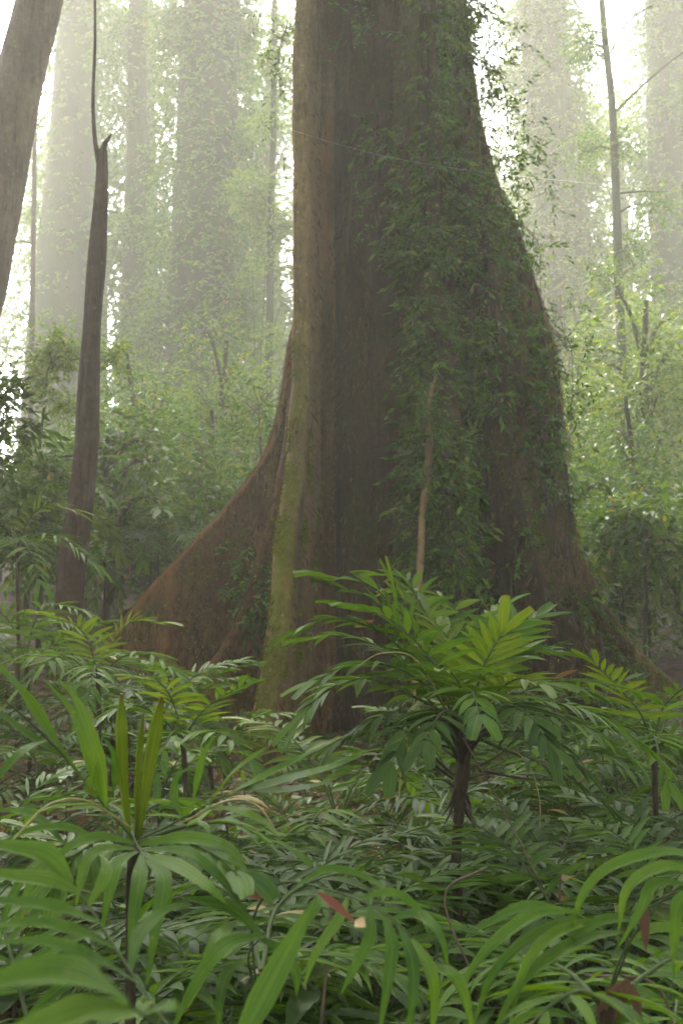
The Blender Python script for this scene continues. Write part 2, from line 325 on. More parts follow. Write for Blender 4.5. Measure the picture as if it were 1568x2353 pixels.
def tree(name, label, cat, path, r0, r1, blobs, bark, leafm, leaf=(.11, .045), twig=.38, nl=8, group=None, sides=12, clad=None, seed=1, lump=.12, toground=True, flare=1.3, extra_limbs=(), k=1.0):
    """path: [(px,py,Y)...] bottom to top; first py None = on the ground. blobs: (px,py,Y,rpx,ntwigs)"""
    rg = np.random.default_rng(seed)
    if k != 1:
        if k == 1.5 and r0 > .3:      # unseen upper crown added to shade background and fog
            tx, tY = path[-1][0], path[-1][2]; path = path + [(tx + 10, -560, tY)]
            blobs = blobs + [(tx + dx, dy, tY + dY, 175, 190) for dx, dy, dY in [(-230, -300, -1), (240, -330, 1), (-120, -520, 1.5), (150, -600, -1.5), (-300, -640, 0), (320, -560, .5), (0, -330, -2.5)]]
        path = [(a, b, c * k) for a, b, c in path]; blobs = [(a, b, c * k, r, int(n_ * 1.25)) for a, b, c, r, n_ in blobs]; r0 *= k; r1 *= k; leaf = (leaf[0] * k * .9, leaf[1] * k * .9); twig *= k * .9
        if clad: clad = (clad[0], clad[1], clad[2], clad[3] * k)
    pts = []
    for (px, py, Y) in path:
        if py is None:
            g0 = ground_at(px, Y); pts.append(g0 + Vector((0, 0, -.12)))
        else: pts.append(P(px, py, Y))
    root = empty(name, pts[0] + Vector((0, 0, .12)), label, cat, group)
    n = max(14, 4 * len(pts)); g = Geo()
    S = spline(pts, n)
    rad = np.interp(np.linspace(0, 1, n), [0, .06, 1], [r0 * flare, r0, r1])
    tube(g, S, rad, sides, lump=lump, seed=seed)
    g.build('trunk', bark, root)
    lim = Geo(); crown = Geo(); hl = False
    for (bx, by, bY, br, nt_) in blobs:
        c = np.array(P(bx, by, bY)); rr = br / FPX * bY
        # nearest trunk point, a bit lower than the blob
        tgt = c - np.array([0, 0, rr * .8]); i = int(np.argmin(((S - tgt) ** 2).sum(1))); b = S[i]
        mid = (b + c) / 2 + np.array([0, 0, .12 * np.linalg.norm(c - b)])
        lim = Geo(); tube(lim, [b, mid, c], [min(rad[i] * .5, .02 + .03 * rr), .007], 5, n=9); hl = True
        o, d = blob_twigs(c, (rr, rr * .9, rr * .85), nt_, rg)
        for q in range(0, len(o), 9):
            tube(lim, [c + (o[q] - c) * .1, c + (o[q] - c) * .6 + np.array([0, 0, .05 * rr]), o[q]], [.008 * (1 + rr), .004], 4, n=5, cap=False)
        lim.build('branch', bark, root)
        crown.add(*twig_leaves(o, d, twig * rg.uniform(.6, 1.2, len(o)), nl, leaf[0], leaf[1], rg))
    for lp in extra_limbs:
        lp = [(q[0], q[1], q[2] * k, q[3] * k) for q in lp]; lim = Geo(); tube(lim, [P(*q[:3]) for q in lp], [lp[0][3], lp[-1][3]], 6, n=12, lump=.1); lim.build('branch', bark, root)
    if clad:
        (f0, f1, nt_, spread) = clad
        f = rg.uniform(f0, f1, nt_); f = f0 + (f1 - f0) * np.clip(np.round(f * 13) / 13 + rg.normal(size=nt_) * .035, 0, 1)
        f = np.clip(f, 0, 1); idx = (f * (n - 1)); i0 = np.clip(idx.astype(int), 0, n - 2); fr = (idx - i0)[:, None]
        cpt = S[i0] * (1 - fr) + S[i0 + 1] * fr; th = rg.uniform(0, 2 * math.pi, nt_); dr = np.stack([np.cos(th), np.sin(th), np.zeros(nt_)], 1)
        o = cpt + dr * (rad[i0] + np.abs(rg.normal(size=nt_)) * spread)[:, None]
        crown.add(*twig_leaves(o, dr + np.array([0, 0, -.5]) + rg.normal(size=(nt_, 3)) * .4, twig * rg.uniform(.5, 1.1, nt_), nl, leaf[0], leaf[1], rg))
    if crown.n: crown.build('crown', leafm, root, smooth=False)
    return root

# ------------------------------------------------------------------ the great buttressed tree
C = Vector((.51, 13.2))
big = empty('buttressed_tree', (C.x, C.y, gz(C.x, C.y)), 'huge rainforest tree with tall plank-like buttress roots and leafy climbers', 'tree')
def core_r(z): return .56 + .14 * math.exp(-max(z, 0) / 2.2)
surf = []      # sampled faces for climbers
def trunk_core():
    zs = np.linspace(-.3, 15, 190); S = 200; V = []
    for z in zs:
        for j in range(S):
            th = 2 * math.pi * j / S
            r = core_r(z) * (1 + .10 * math.sin(5 * th + .15 * z + .6) + .05 * math.sin(11 * th + .3 * z) + .05 * noise.noise(Vector((math.cos(th) * 3, math.sin(th) * 3, z * .35))) + .07 * (abs(noise.noise(Vector((math.cos(th) * 5, math.sin(th) * 5, z * .22 + 4)))) ** .8) + .05 * noise.noise(Vector((math.cos(th) * 13, math.sin(th) * 13, z * .5))) + .03 * noise.noise(Vector((math.cos(th) * 30, math.sin(th) * 30, z * 1.3))))
            V.append((C.x + r * math.cos(th), C.y + r * math.sin(th), z))
    F = np.array([(i * S + j, i * S + (j + 1) % S, (i + 1) * S + (j + 1) % S, (i + 1) * S + j) for i in range(len(zs) - 1) for j in range(S)])
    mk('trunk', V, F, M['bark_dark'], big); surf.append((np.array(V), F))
trunk_core()
def buttress(ang, edge, mat, tn=(.10, .07), bend=0., seed=0, wav=.05, ez=None, flare=.32, org=None, nose3=None, etop=None):
    """ang: plan direction (deg, 0=+x, -90=towards camera). edge: silhouette pixels top->bottom"""
    d = Vector((math.cos(R(ang)), math.sin(R(ang)))); pr = Vector((-d.y, d.x))
    if nose3:
        N3 = sorted([tuple(P(*q)) for q in nose3], key=lambda v: v[2]); ez = [(v[2], (Vector(v[:2]) - Vector(org)).length) for v in N3]
    if ez is None:
        ez = []
        for (px, py) in edge:
            rr = ray(px, py); a = rr.x; b = rr.y
            # EYE + t*(a,b) = C + e*d
            det = a * (-d.y) + b * d.x
            t = (C.x * (-d.y) + C.y * d.x) / det; e = (a * C.y - b * C.x) / (-det) if False else ((Vector((a * t, b * t)) - C).dot(d))
            ez.append((1.5 + t * rr.z, e))
    ez = sorted(ez); zs_ = [q[0] for q in ez]; es_ = [q[1] for q in ez]
    ztop = zs_[-1] + 1.2 if zs_[-1] < 7 else zs_[-1] + 3
    zs_ = [zs_[0] - .9] + zs_ + [ztop]; es_ = [es_[0] + .12] + es_ + [(.5 if ztop < 8.5 else es_[-1] * .93)]
    if etop: zs_.append(15); es_ += [etop]; es_[-2] = etop
    dz = np.diff(zs_); rows = 130; zz = np.linspace(zs_[0], zs_[-1], rows)
    # smooth the edge
    ee = np.interp(zz, zs_, es_); k = np.ones(7) / 7; ee = np.convolve(np.pad(ee, 3, mode='edge'), k, 'valid')
    m = 26; nose = 7; V = []; UV = []
    for z, e in zip(zz, ee):
        e = max(e, .3); t0 = tn[1] + (tn[0] - tn[1]) * min(1, max(0, (z - zs_[0]) / (ztop - zs_[0])))
        s0 = .1; O = C
        if nose3:
            O = Vector(org); nx_ = Vector((np.interp(z, [v[2] for v in N3], [v[0] for v in N3]), np.interp(z, [v[2] for v in N3], [v[1] for v in N3])))
            d = (nx_ - O).normalized(); pr = Vector((-d.y, d.x))
        def lat(q): return bend * q * q + wav * noise.noise(Vector((q * 1.3 + seed * 7, z * .55, seed))) * min(1, q) * 1.5 + .02 * noise.noise(Vector((q * 5, z * 1.3, seed + 3)))
        def th(q, sd): return t0 + flare * max(0, 1 - q / max(e, .9)) ** 2.2 + .022 * noise.noise(Vector((q * 2.4, z * .9, seed * 3 + sd * 5))) + .010 * noise.noise(Vector((q * 9, z * 2.2, seed + sd)))
        pts = [(s0 + (e - s0) * j / m, 1) for j in range(m + 1)]
        row = [(q, lat(q) + th(q, 1)) for q, _ in pts]
        te = th(e, 0)
        row += [(e + te * math.sin(math.pi * j / (nose + 1)), lat(e) + te * math.cos(math.pi * j / (nose + 1))) for j in range(1, nose + 1)]
        row += [(q, lat(q) - th(q, 2)) for q, _ in reversed(pts)]
        for (q, l) in row:
            p = O + d * q + pr * l; V.append((p.x, p.y, z))
    W = 2 * (m + 1) + nose
    F = np.array([(i * W + j, i * W + j + 1, (i + 1) * W + j + 1, (i + 1) * W + j) for i in range(rows - 1) for j in range(W - 1)])
    mk('buttress_root', V, F, mat, big, uv=[((i % W) / W, (i // W) / rows) for i in range(len(V))]); surf.append((np.array(V), F)); return ez
EA = [(700, 0), (694, 150), (690, 300), (692, 600), (695, 870), (684, 1000), (672, 1150), (655, 1300), (640, 1450), (618, 1600), (596, 1700), (565, 1800)]
EB = [(672, 800), (662, 880), (642, 970), (628, 1040), (600, 1080), (560, 1120), (520, 1172), (480, 1222), (440, 1262), (400, 1300), (350, 1355), (300, 1412), (270, 1450), (235, 1500)]
EC = [(640, 1150), (600, 1275), (575, 1350), (548, 1425), (510, 1490), (480, 1540), (440, 1600)]
ED = [(1050, 0), (1070, 200), (1098, 320), (1138, 440), (1178, 530), (1204, 620), (1238, 700), (1266, 830), (1278, 950), (1288, 1100), (1298, 1200), (1316, 1290), (1362, 1362), (1422, 1452), (1472, 1512), (1530, 1565), (1590, 1625)]
EE = [(985, 300), (1000, 600), (1015, 850), (1030, 1000), (1042, 1150), (1050, 1330), (1060, 1600), (1070, 1750)]
EG = [(1085, 450), (1130, 650), (1150, 850), (1165, 1050), (1190, 1230), (1240, 1340), (1330, 1460), (1420, 1580), (1460, 1640)]
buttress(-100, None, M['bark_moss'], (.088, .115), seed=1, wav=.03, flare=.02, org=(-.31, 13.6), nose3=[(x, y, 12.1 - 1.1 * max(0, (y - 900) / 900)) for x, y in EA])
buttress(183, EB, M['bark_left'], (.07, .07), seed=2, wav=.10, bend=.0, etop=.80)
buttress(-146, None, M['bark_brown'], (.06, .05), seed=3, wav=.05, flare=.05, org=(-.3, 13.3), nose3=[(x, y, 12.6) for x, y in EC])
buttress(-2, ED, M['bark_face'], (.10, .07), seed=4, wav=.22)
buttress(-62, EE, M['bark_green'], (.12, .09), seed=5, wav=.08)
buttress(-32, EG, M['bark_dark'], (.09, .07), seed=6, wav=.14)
buttress(70, None, M['bark_dark'], (.09, .07), seed=8, wav=.1, ez=[(1.2, 2.6), (2.0, 1.8), (3, 1.3), (5, .9)])
buttress(128, None, M['bark_dark'], (.09, .07), seed=9, wav=.1, ez=[(1.2, 2.9), (2.2, 1.8), (3.4, 1.2), (5, .9)])

# moss cushions and loose bark fibres as real relief
def relief(idx, dens, fn, L, W, name, mat, lift, kind, seed):
    rg = np.random.default_rng(seed); Ps = []; Ns = []
    for q in idx:
        V, F = surf[q]; V = np.array(V); n_ = np.cross(V[F[:, 2]] - V[F[:, 0]], V[F[:, 3]] - V[F[:, 1]]); ar = np.linalg.norm(n_, axis=1) / 2; n_ = norm(n_)
        cen = V[F].mean(1); sgn = np.sign((n_[:, 1] < 0) * 2. - 1); ok = (cen[:, 2] > .2) & (cen[:, 2] < 9.5)
        w_ = np.where(ok, ar, 0); k = rg.choice(len(F), int(w_.sum() * dens), p=w_ / w_.sum()); u = rg.random((len(k), 1)); v = rg.random((len(k), 1)); f = F[k]
        p = (V[f[:, 0]] * (1 - u) + V[f[:, 1]] * u) * (1 - v) + (V[f[:, 3]] * (1 - u) + V[f[:, 2]] * u) * v
        Ps.append(p); Ns.append(n_[k] * sgn[k][:, None])
    p = np.vstack(Ps); n_ = np.vstack(Ns); m_ = np.array([fn(Vector(a), Vector(b)) for a, b in zip(p, n_)]); p = p[m_]; n_ = n_[m_]
    d = rg.normal(size=p.shape) * (.35, .35, .3) + np.array([0, 0, -1.]) * (1 - lift) + n_ * lift
    sc_ = rg.uniform(.5, 1.4, len(p)); V, F = leaf_quads(p - n_ * .004, d, L * sc_, W * sc_, rg); tag(mk(name, V, F, mat, big, smooth=False), kind=kind)
M['moss'] = leaf_mat('moss', (.05, .065, .006), (.10, .12, .008), (.17, .19, .012), .2, .9, spec=.1)
M['fibre'] = leaf_mat('bark_fibre', (.018, .011, .006), (.055, .033, .016), (.16, .10, .05), .02, .9, spec=.1)
relief([1], 5200, lambda a, n: noise.noise(a * 2.2) + .6 * noise.noise(a * 7) > -.35 + .28 * max(0, a.z - 2.6) + (0.55 if n.x > .35 else 0), .030, .014, 'moss', M['moss'], .55, 'stuff', 1)
relief([4, 5, 6, 2, 3], 1500, lambda a, n: noise.noise(a * 1.4) + .7 * noise.noise(a * 5) > .12, .032, .014, 'moss', M['moss'], .5, 'stuff', 2)
relief([1], 160, lambda a, n: n.y < .3, .09, .010, 'bark_fibre', M['fibre'], .10, 'stuff', 4)
relief([0, 2, 3, 4, 5, 6], 800, lambda a, n: n.y < .3 and noise.noise(Vector((a.x * 6, a.y * 6, a.z * .8))) > -.1, .11, .011, 'bark_fibre', M['fibre'], .10, 'stuff', 3)
# climbers rooted on the trunk: leaves on shoots that hug the bark
allV = []; allN = []
for (V, F) in surf:
    c = V[F].mean(1); n_ = np.cross(V[F[:, 2]] - V[F[:, 0]], V[F[:, 3]] - V[F[:, 1]]); ar = np.linalg.norm(n_, axis=1) / 2
    out = c[:, :2] - np.array(C)[None]; 
    pr_ = ar / ar.sum(); k = rng.choice(len(c), int(ar.sum() * 420), p=pr_)
    f = F[k]; u = rng.random((len(k), 1)); v = rng.random((len(k), 1))
    p = (V[f[:, 0]] * (1 - u) + V[f[:, 1]] * u) * (1 - v) + (V[f[:, 3]] * (1 - u) + V[f[:, 2]] * u) * v
    nn = norm(n_[k]); allV.append(p); allN.append(nn)
allV = np.vstack(allV); allN = np.vstack(allN)
allN[allN[:, 1] > 0] *= -1          # keep the side that faces the clearing
fx = 784 + FPX * allV[:, 0] / (allV[:, 1] * CR + (allV[:, 2] - 1.5) * SR_); fy = 1176 - FPX * (-(allV[:, 1]) * SR_ + (allV[:, 2] - 1.5) * CR) / (allV[:, 1] * CR + (allV[:, 2] - 1.5) * SR_)
front = allV[:, 1] < C.y + .3
zoneC = [  # name/label, x0,x1,y0,y1, keep
    ('leafy climber hanging over the upper right side of the giant trunk', 985, 1130, -150, 330, .95),
    ('thin climber scattered over the dark upper middle of the giant trunk', 790, 985, -150, 620, .22),
    ('climber with yellow-green leaves on the trunk flank halfway up', 930, 1140, 330, 640, .75),
    ('climber along the right buttress edge above its pale wavy face', 1060, 1300, 250, 800, .30),
    ('climber covering the middle of the right-hand buttresses', 950, 1160, 640, 960, .62),
    ('climber hanging beside the thin pale root', 930, 1130, 960, 1400, .72),
    ('climber trailing down the outer right buttress edge', 1190, 1340, 800, 1300, .38),
    ('sparse climber on the foot of the right buttress', 1130, 1500, 1280, 1560, .16),
    ('small climber tuft in the crease left of the mossy buttress', 515, 625, 1200, 1420, .30),
]
for zi, (lab, x0, x1, y0, y1, keep) in enumerate(zoneC):
    nz = np.array([noise.noise(Vector((a * 1.5, b * 1.5, c * 1.3 + 9))) + .75 * noise.noise(Vector((a * 5, b * 5, c * 4))) for a, b, c in allV[:, :]]) if zi == 0 else nz
    cx, cyy = (x0 + x1) / 2, (y0 + y1) / 2
    ed = 1 - np.clip(np.maximum(np.abs(fx - cx) / ((x1 - x0) / 2), np.abs(fy - cyy) / ((y1 - y0) / 2)), 0, 1)
    m_ = front & (ed > 0) & (nz > (.38 - .75 * keep) - .15 * ed) & (rng.random(len(fx)) < keep * 1.35 * np.clip(ed * 4, .15, 1))
    p = allV[m_]; n_ = allN[m_]
    if len(p) < 10: continue
    vine = empty('climbing_vine', p.mean(0), lab, 'climbing plant', 'climbers on the giant tree')
    g = Geo(); th = rng.normal(size=(len(p), 3)) * .5 + n_ * .7 + np.array([0, 0, -.55])
    g.add(*twig_leaves(p + n_ * .02, th, rng.uniform(.08, .28, len(p)), 8, .062, .024, rng, .6)); big_ = rng.random(len(p)) < .16; g.add(*twig_leaves(p[big_] + n_[big_] * .06, th[big_] + n_[big_] * .4, rng.uniform(.2, .42, int(big_.sum())), 9, .14, .045, rng, .7)); g.build('foliage', M['climber'], vine, smooth=False)
    for q in range(0 if zi == 8 else 6):     # old stems clinging to the bark
        xq = rng.uniform(x0 + 5, x1 - 5); pts = []
        for yb in np.arange(y0, y1 + 1, 55):
            xq2 = xq + 9 * math.sin(yb * .012 + q * 2); mm = front & (np.abs(fx - xq2) < 9) & (np.abs(fy - yb) < 26)
            if mm.sum(): c_ = allV[mm]; pts.append(c_[np.argmin(c_[:, 1])] + np.array([0, -.02, 0]))
        pts = [a for i_, a in enumerate(pts) if i_ == 0 or np.linalg.norm(a - pts[i_ - 1]) < .6]
        if len(pts) > 3: g = Geo(); tube(g, pts[::-1], [.019, .009], 6, n=60, lump=.25, cap=False); g.build('stem', M['stem'], vine)
    k = max(2, len(p) // 60)
    for q in range(min(14, k)):
        g = Geo()
        s = p[rng.integers(len(p))] + np.array([0, -.03, 0]); pts = [s]
        for _ in range(7): s = s + np.array([rng.normal() * .05, rng.normal() * .01, .16]); pts.append(s)
        tube(g, pts, [.006, .003], 4, n=12, cap=False); g.build('stem', M['twig'], vine)
# loose shoots hanging off the right edge, upper part
def spray_plant(name, label, cat, pts, n, leafm, ll, lw, tl, nl=9, jitter=.12, group=None, stem_r=.008, seed=3, dirv=(0, -.1, -.5), droop=.7):
    rg = np.random.default_rng(seed); S = spline(pts, 40); root = empty(name, pts[0], label, cat, group)
    g = Geo(); tube(g, S, [stem_r, stem_r * .35], 5, cap=False)
    k = rg.integers(2, 40, n); o = S[k] + rg.normal(size=(n, 3)) * jitter; d = rg.normal(size=(n, 3)) * .8 + np.array(dirv)
    for q in range(0, n, 2): tube(g, [S[k[q]], (S[k[q]] + o[q]) / 2 + np.array([0, 0, .02]), o[q]], [stem_r * .4, stem_r * .25], 4, n=4, cap=False)
    g.build('stem', M['twig'], root); g = Geo()
    g.add(*twig_leaves(o, d, tl * rg.uniform(.6, 1.2, n), nl, ll, lw, rg, droop)); g.build('foliage', leafm, root, smooth=False); return root
for i, (a, b, c, lab) in enumerate([((1060, -60), (1120, 60), (1105, 250), 'leafy shoot hanging free at the top right of the giant trunk'), ((1075, 120), (1150, 180), (1165, 330), 'feathery shoot drooping from the trunk at the bright gap'),
        ((1110, 330), (1180, 380), (1190, 470), 'leafy shoot hanging just under the spider thread at the trunk edge'), ((1180, 500), (1235, 560), (1240, 680), 'shoot hanging beside the pale wavy buttress face'),
        ((1260, 760), (1310, 800), (1310, 1000), 'long leafy shoot hanging off the right buttress edge'), ((660, 60), (640, 130), (648, 260), 'leafy shoot peeping out left of the mossy ridge')]):
    spray_plant('hanging_shoot', lab, 'climbing plant', [P(*a, 12.2), P(*b, 12.1), P(*c, 12.1)], (95, 80, 60, 34, 70, 30)[i], M['climber'], .075, .026, .28, seed=20 + i, jitter=.2, group='loose climber shoots on the giant tree')
# the thin pale root with feathery climber leaves
g = Geo(); rp = [ground_at(955, 11.5) - Vector((0, 0, .1)), P(957, 1700, 11.5), P(953, 1560, 11.5), P(957, 1400, 11.55), P(964, 1280, 11.6), P(968, 1180, 11.65), P(981, 1080, 11.7), P(986, 1000, 11.75), P(984, 930, 11.8), P(1000, 860, 11.95)]
tube(g, rp, [.055, .042, .030, .040, .038, .03, .036, .030, .028, .015], 8, n=90, lump=.35, seed=4)
tag(g.build('hanging_root', M['vine_root']), 'thin pale tan root hanging straight down in front of the trunk', 'root')
spray_plant('feathery_climber', 'blue-green feathery climber wrapped round the top of the pale root', 'climbing plant', [P(980, 1110, 11.6), P(990, 1000, 11.6), P(975, 860, 11.6)], 60, M['climber'], .10, .028, .30, seed=31, jitter=.09)
# spider silk
g = Geo(); tube(g, [P(668, 298, 9), P(790, 335, 9.2), P(930, 368, 9.4), P(1130, 398, 9.8), P(1400, 425, 10.2)], [.0006, .0006], 4, n=40, cap=False)
tag(g.build('spider_thread', M['thread']), 'fine pale spider thread stretched across the giant trunk', 'spider thread')

# unseen canopy of giant tree and neighbours, added to shade foreground and near fog
def canopy_blob(root, lim_from, c, rr, n, rg, cr, bark):
    c = np.array(c, float); b = np.array(lim_from, float); g = Geo()
    tube(g, [b, (b + c) / 2 + np.array([0, 0, .8]), c], [.16, .03], 7, n=10, lump=.15); g.build('branch', bark, root)
    o, d = blob_twigs(c, (rr, rr, rr * .5), n, rg, clumps=12); cr.add(*twig_leaves(o, d, .7 * rg.uniform(.6, 1.2, len(o)), 8, .26, .11, rg))
rg = np.random.default_rng(900); cr = Geo()
for k in range(26):
    a = k * 2.4; q = 1.5 + 5.2 * rg.random(); canopy_blob(big, (C.x, C.y, 13.5 + .08 * k), (C.x + q * math.cos(a), C.y + q * math.sin(a), 15.5 + 3.5 * rg.random()), 2.0, 150, rg, cr, M['bark_dark'])
cr.build('crown', M['canopy'], big, smooth=False)
for i, (x, y, lab) in enumerate([(-5.2, 6.5, 'unseen tall tree beside the viewer on the left, crown added for shade'), (5.6, 7.5, 'unseen tall tree beside the viewer on the right, crown added for shade'), (-3.5, -3.5, 'unseen tall tree behind the viewer on the left, added for shade'), (4, -2.5, 'unseen tall tree behind the viewer on the right, added for shade'), (9.5, 14, 'unseen tall tree well outside the right edge, added for shade'), (-9.5, 12, 'unseen tall tree well outside the left edge, added for shade')]):
    r_ = empty('shade_tree', (x, y, gz(x, y)), lab, 'tree', 'unseen shade trees added round the viewer'); rg = np.random.default_rng(910 + i); g = Geo()
    tube(g, [(x, y, gz(x, y) - .2), (x + .2, y, 6), (x, y + .2, 12), (x, y, 15)], [.36, .28, .22, .14], 14, n=24, lump=.12, seed=i); g.build('trunk', M['bark_grey'], r_); cr = Geo()
    for k in range(13):
        a = k * 2.4 + i; q = .6 + 4.2 * rg.random(); canopy_blob(r_, (x, y, 10.5 + .3 * k), (x + q * math.cos(a), y + q * math.sin(a), 12.8 + 3.5 * rg.random()), 1.9, 140, rg, cr, M['bark_grey'])
    cr.build('crown', M['canopy'], r_, smooth=False)
# ------------------------------------------------------------------ background trees
T = tree
T('leaning_tree', 'smooth pale brown trunk leaning in at the top left corner', 'tree', [(-330, None, 15), (-250, 1250, 15), (-90, 800, 15), (-20, 520, 15), (30, 250, 15), (90, 0, 15), (150, -260, 15), (210, -520, 15)], .42, .27, [(120, -420, 14.5, 230, 220)], M['bark_pale'], M['canopy'], seed=2, sides=20, lump=.06)
snag = T('dead_snag', 'dark broken-topped snag with a splintered stub', 'dead tree', [(150, None, 11.5), (165, 1330, 11.5), (188, 1150, 11.5), (205, 900, 11.5), (216, 700, 11.5), (226, 560, 11.5), (235, 430, 11.5), (236, 345, 11.5)], .14, .054, [], M['bark_snag'], M['canopy'], seed=3, sides=20, lump=.34,
   extra_limbs=[[(234, 365, 11.5, .042), (240, 335, 11.5, 0), (250, 318, 11.5, 0), (257, 308, 11.5, .008)], [(232, 400, 11.5, .03), (222, 345, 11.5, .0), (217, 300, 11.5, 0), (214, 220, 11.5, 0), (219, 100, 11.5, 0), (218, -60, 11.5, .013)]])
T('ghost_tree', 'pale ghostly trunk fading into fog left of the snag', 'tree', [(105, None, 30), (112, 1100, 30), (125, 800, 30), (150, 500, 30), (170, 250, 30), (185, -50, 30), (200, -300, 30)], .85, .42, [(200, 40, 30, 90, 120), (90, 120, 30, 60, 50)], M['bark_grey'], M['canopy'], (.16, .07), .5, seed=4, sides=16, clad=(.05, .98, 1300, .14), k=1.5)
T('vine_clad_tree', 'massive hazy trunk wrapped in leaves between the snag and the giant', 'tree', [(440, None, 24), (450, 1100, 24), (455, 800, 24), (465, 500, 24), (475, 200, 24), (480, 0, 24), (485, -300, 24)], .78, .56, [(420, 60, 24, 80, 260), (560, 60, 24, 60, 100), (560, 330, 23.5, 45, 90), (560, 700, 23, 55, 150), (540, 560, 23.5, 50, 80), (350, 760, 23.5, 60, 130)], M['bark_grey'], M['canopy'], (.13, .055), .42, seed=5, sides=20, clad=(.02, .98, 5200, .2), k=1.5)
T('slender_tree', 'slim hazy leafy trunk right behind the snag', 'tree', [(290, None, 27), (300, 1100, 27), (300, 800, 27), (310, 400, 27), (318, 0, 27), (320, -300, 27)], .32, .2, [(300, 70, 27, 80, 240), (230, 150, 27, 36, 40), (290, 250, 27, 48, 90), (360, 390, 27, 45, 100), (290, 520, 26, 60, 150), (320, 700, 26, 70, 220), (270, 870, 25, 70, 220), (330, 960, 25, 60, 200)], M['bark_grey'], M['canopy'], (.13, .055), .45, seed=6, clad=(.05, .98, 900, .25), k=1.5)
T('thin_tree', 'thin pole-like tree just left of the mossy buttress', 'tree', [(600, None, 21), (607, 1000, 21), (618, 800, 21), (622, 500, 21), (628, 250, 21), (632, -100, 21)], .09, .05, [(590, 440, 21, 60, 150), (640, 520, 21, 50, 110), (610, 620, 21, 40, 50), (640, 180, 21, 55, 150), (600, 280, 21, 40, 50), (650, 60, 21, 40, 70), (630, 770, 21, 35, 50)], M['bark_grey'], M['canopy_light'], (.11, .045), .4, seed=7, k=1.5)
T('pale_trunk_tree', 'broad hazy trunk standing right of the giant tree', 'tree', [(1345, None, 26), (1335, 1000, 26), (1318, 700, 26), (1290, 500, 26), (1262, 250, 26), (1245, 0, 26), (1235, -300, 26)], .62, .52, [(1230, 40, 26, 110, 300), (1180, 160, 25.5, 40, 60), (1290, 150, 26, 55, 100), (1300, 330, 26, 42, 60), (1190, 640, 25, 30, 50), (1220, 540, 25.5, 30, 40), (1330, 640, 25, 40, 70)], M['bark_grey'], M['canopy'], (.14, .06), .45, seed=8, sides=18, clad=(.02, .98, 4200, .17), k=1.5)
T('sapling_tree', 'thin straight tree with bare side branches at the right', 'tree', [(1465, None, 17), (1450, 1200, 17), (1432, 900, 17), (1420, 650, 17), (1412, 400, 17), (1404, 230, 17), (1385, 50, 17), (1375, -150, 17)], .085, .045, [(1350, 100, 17, 55, 90), (1420, 330, 17, 38, 50), (1340, 350, 17.5, 45, 60), (1440, 560, 17, 34, 60), (1385, 640, 17, 34, 60), (1500, 470, 17, 40, 40), (1455, 850, 17, 60, 120)], M['bark_grey'], M['canopy'], (.09, .034), .34, seed=9, sides=10,
   extra_limbs=[[(1404, 265, 17, .025), (1450, 220, 17, 0), (1510, 165, 16.8, 0), (1580, 110, 16.6, .012)], [(1410, 445, 17, .02), (1470, 440, 17, 0), (1530, 440, 17, .008)], [(1402, 120, 17, .02), (1440, 50, 17, 0), (1500, 10, 17, .01)]], k=1.4)
T('foggy_edge_tree', 'wide foggy trunk at the right edge', 'tree', [(1560, None, 27), (1558, 1000, 27), (1550, 700, 27), (1540, 400, 27), (1530, 100, 27), (1525, -300, 27)], .55, .45, [(1530, 60, 27, 90, 200), (1560, 250, 26, 50, 90), (1540, 760, 25, 70, 150), (1500, 900, 25, 60, 140)], M['bark_grey'], M['canopy'], (.15, .06), .45, seed=10, sides=16, clad=(.02, .98, 2800, .2), k=1.5)
for i, (px, Y, w_, lean, lab) in enumerate([(62, 30, .09, 14, 'hair-thin pole tree in the white gap at the far left')]):
    T('pole_tree', lab, 'tree', [(px, None, Y), (px + lean * .5, 1000, Y), (px + lean, 600, Y)] + ([(px + lean * 1.3, 250, Y), (px + lean, -80, Y)] if 1 else []), w_, w_ * .5, [(60, 120, 30, 50, 60), (30, 330, 30, 46, 50), (80, 300, 30, 40, 50), (20, 560, 30, 50, 60), (75, 480, 30, 40, 40), (50, 720, 30, 50, 70), (15, 800, 30, 40, 50)] if i == 0 else [(px + 30, 760 + 60 * (i % 3), Y, 34, 50), (px - 28, 1000 - 40 * (i % 3), Y, 34, 50), (px + 10, 560 + 50 * (i % 3), Y, 30, 40)], M['bark_snag'] if i < 4 else M['bark_grey'], M['canopy'], (.09, .034), .32, seed=80 + i, sides=9, group='slim pole trees in the mist')
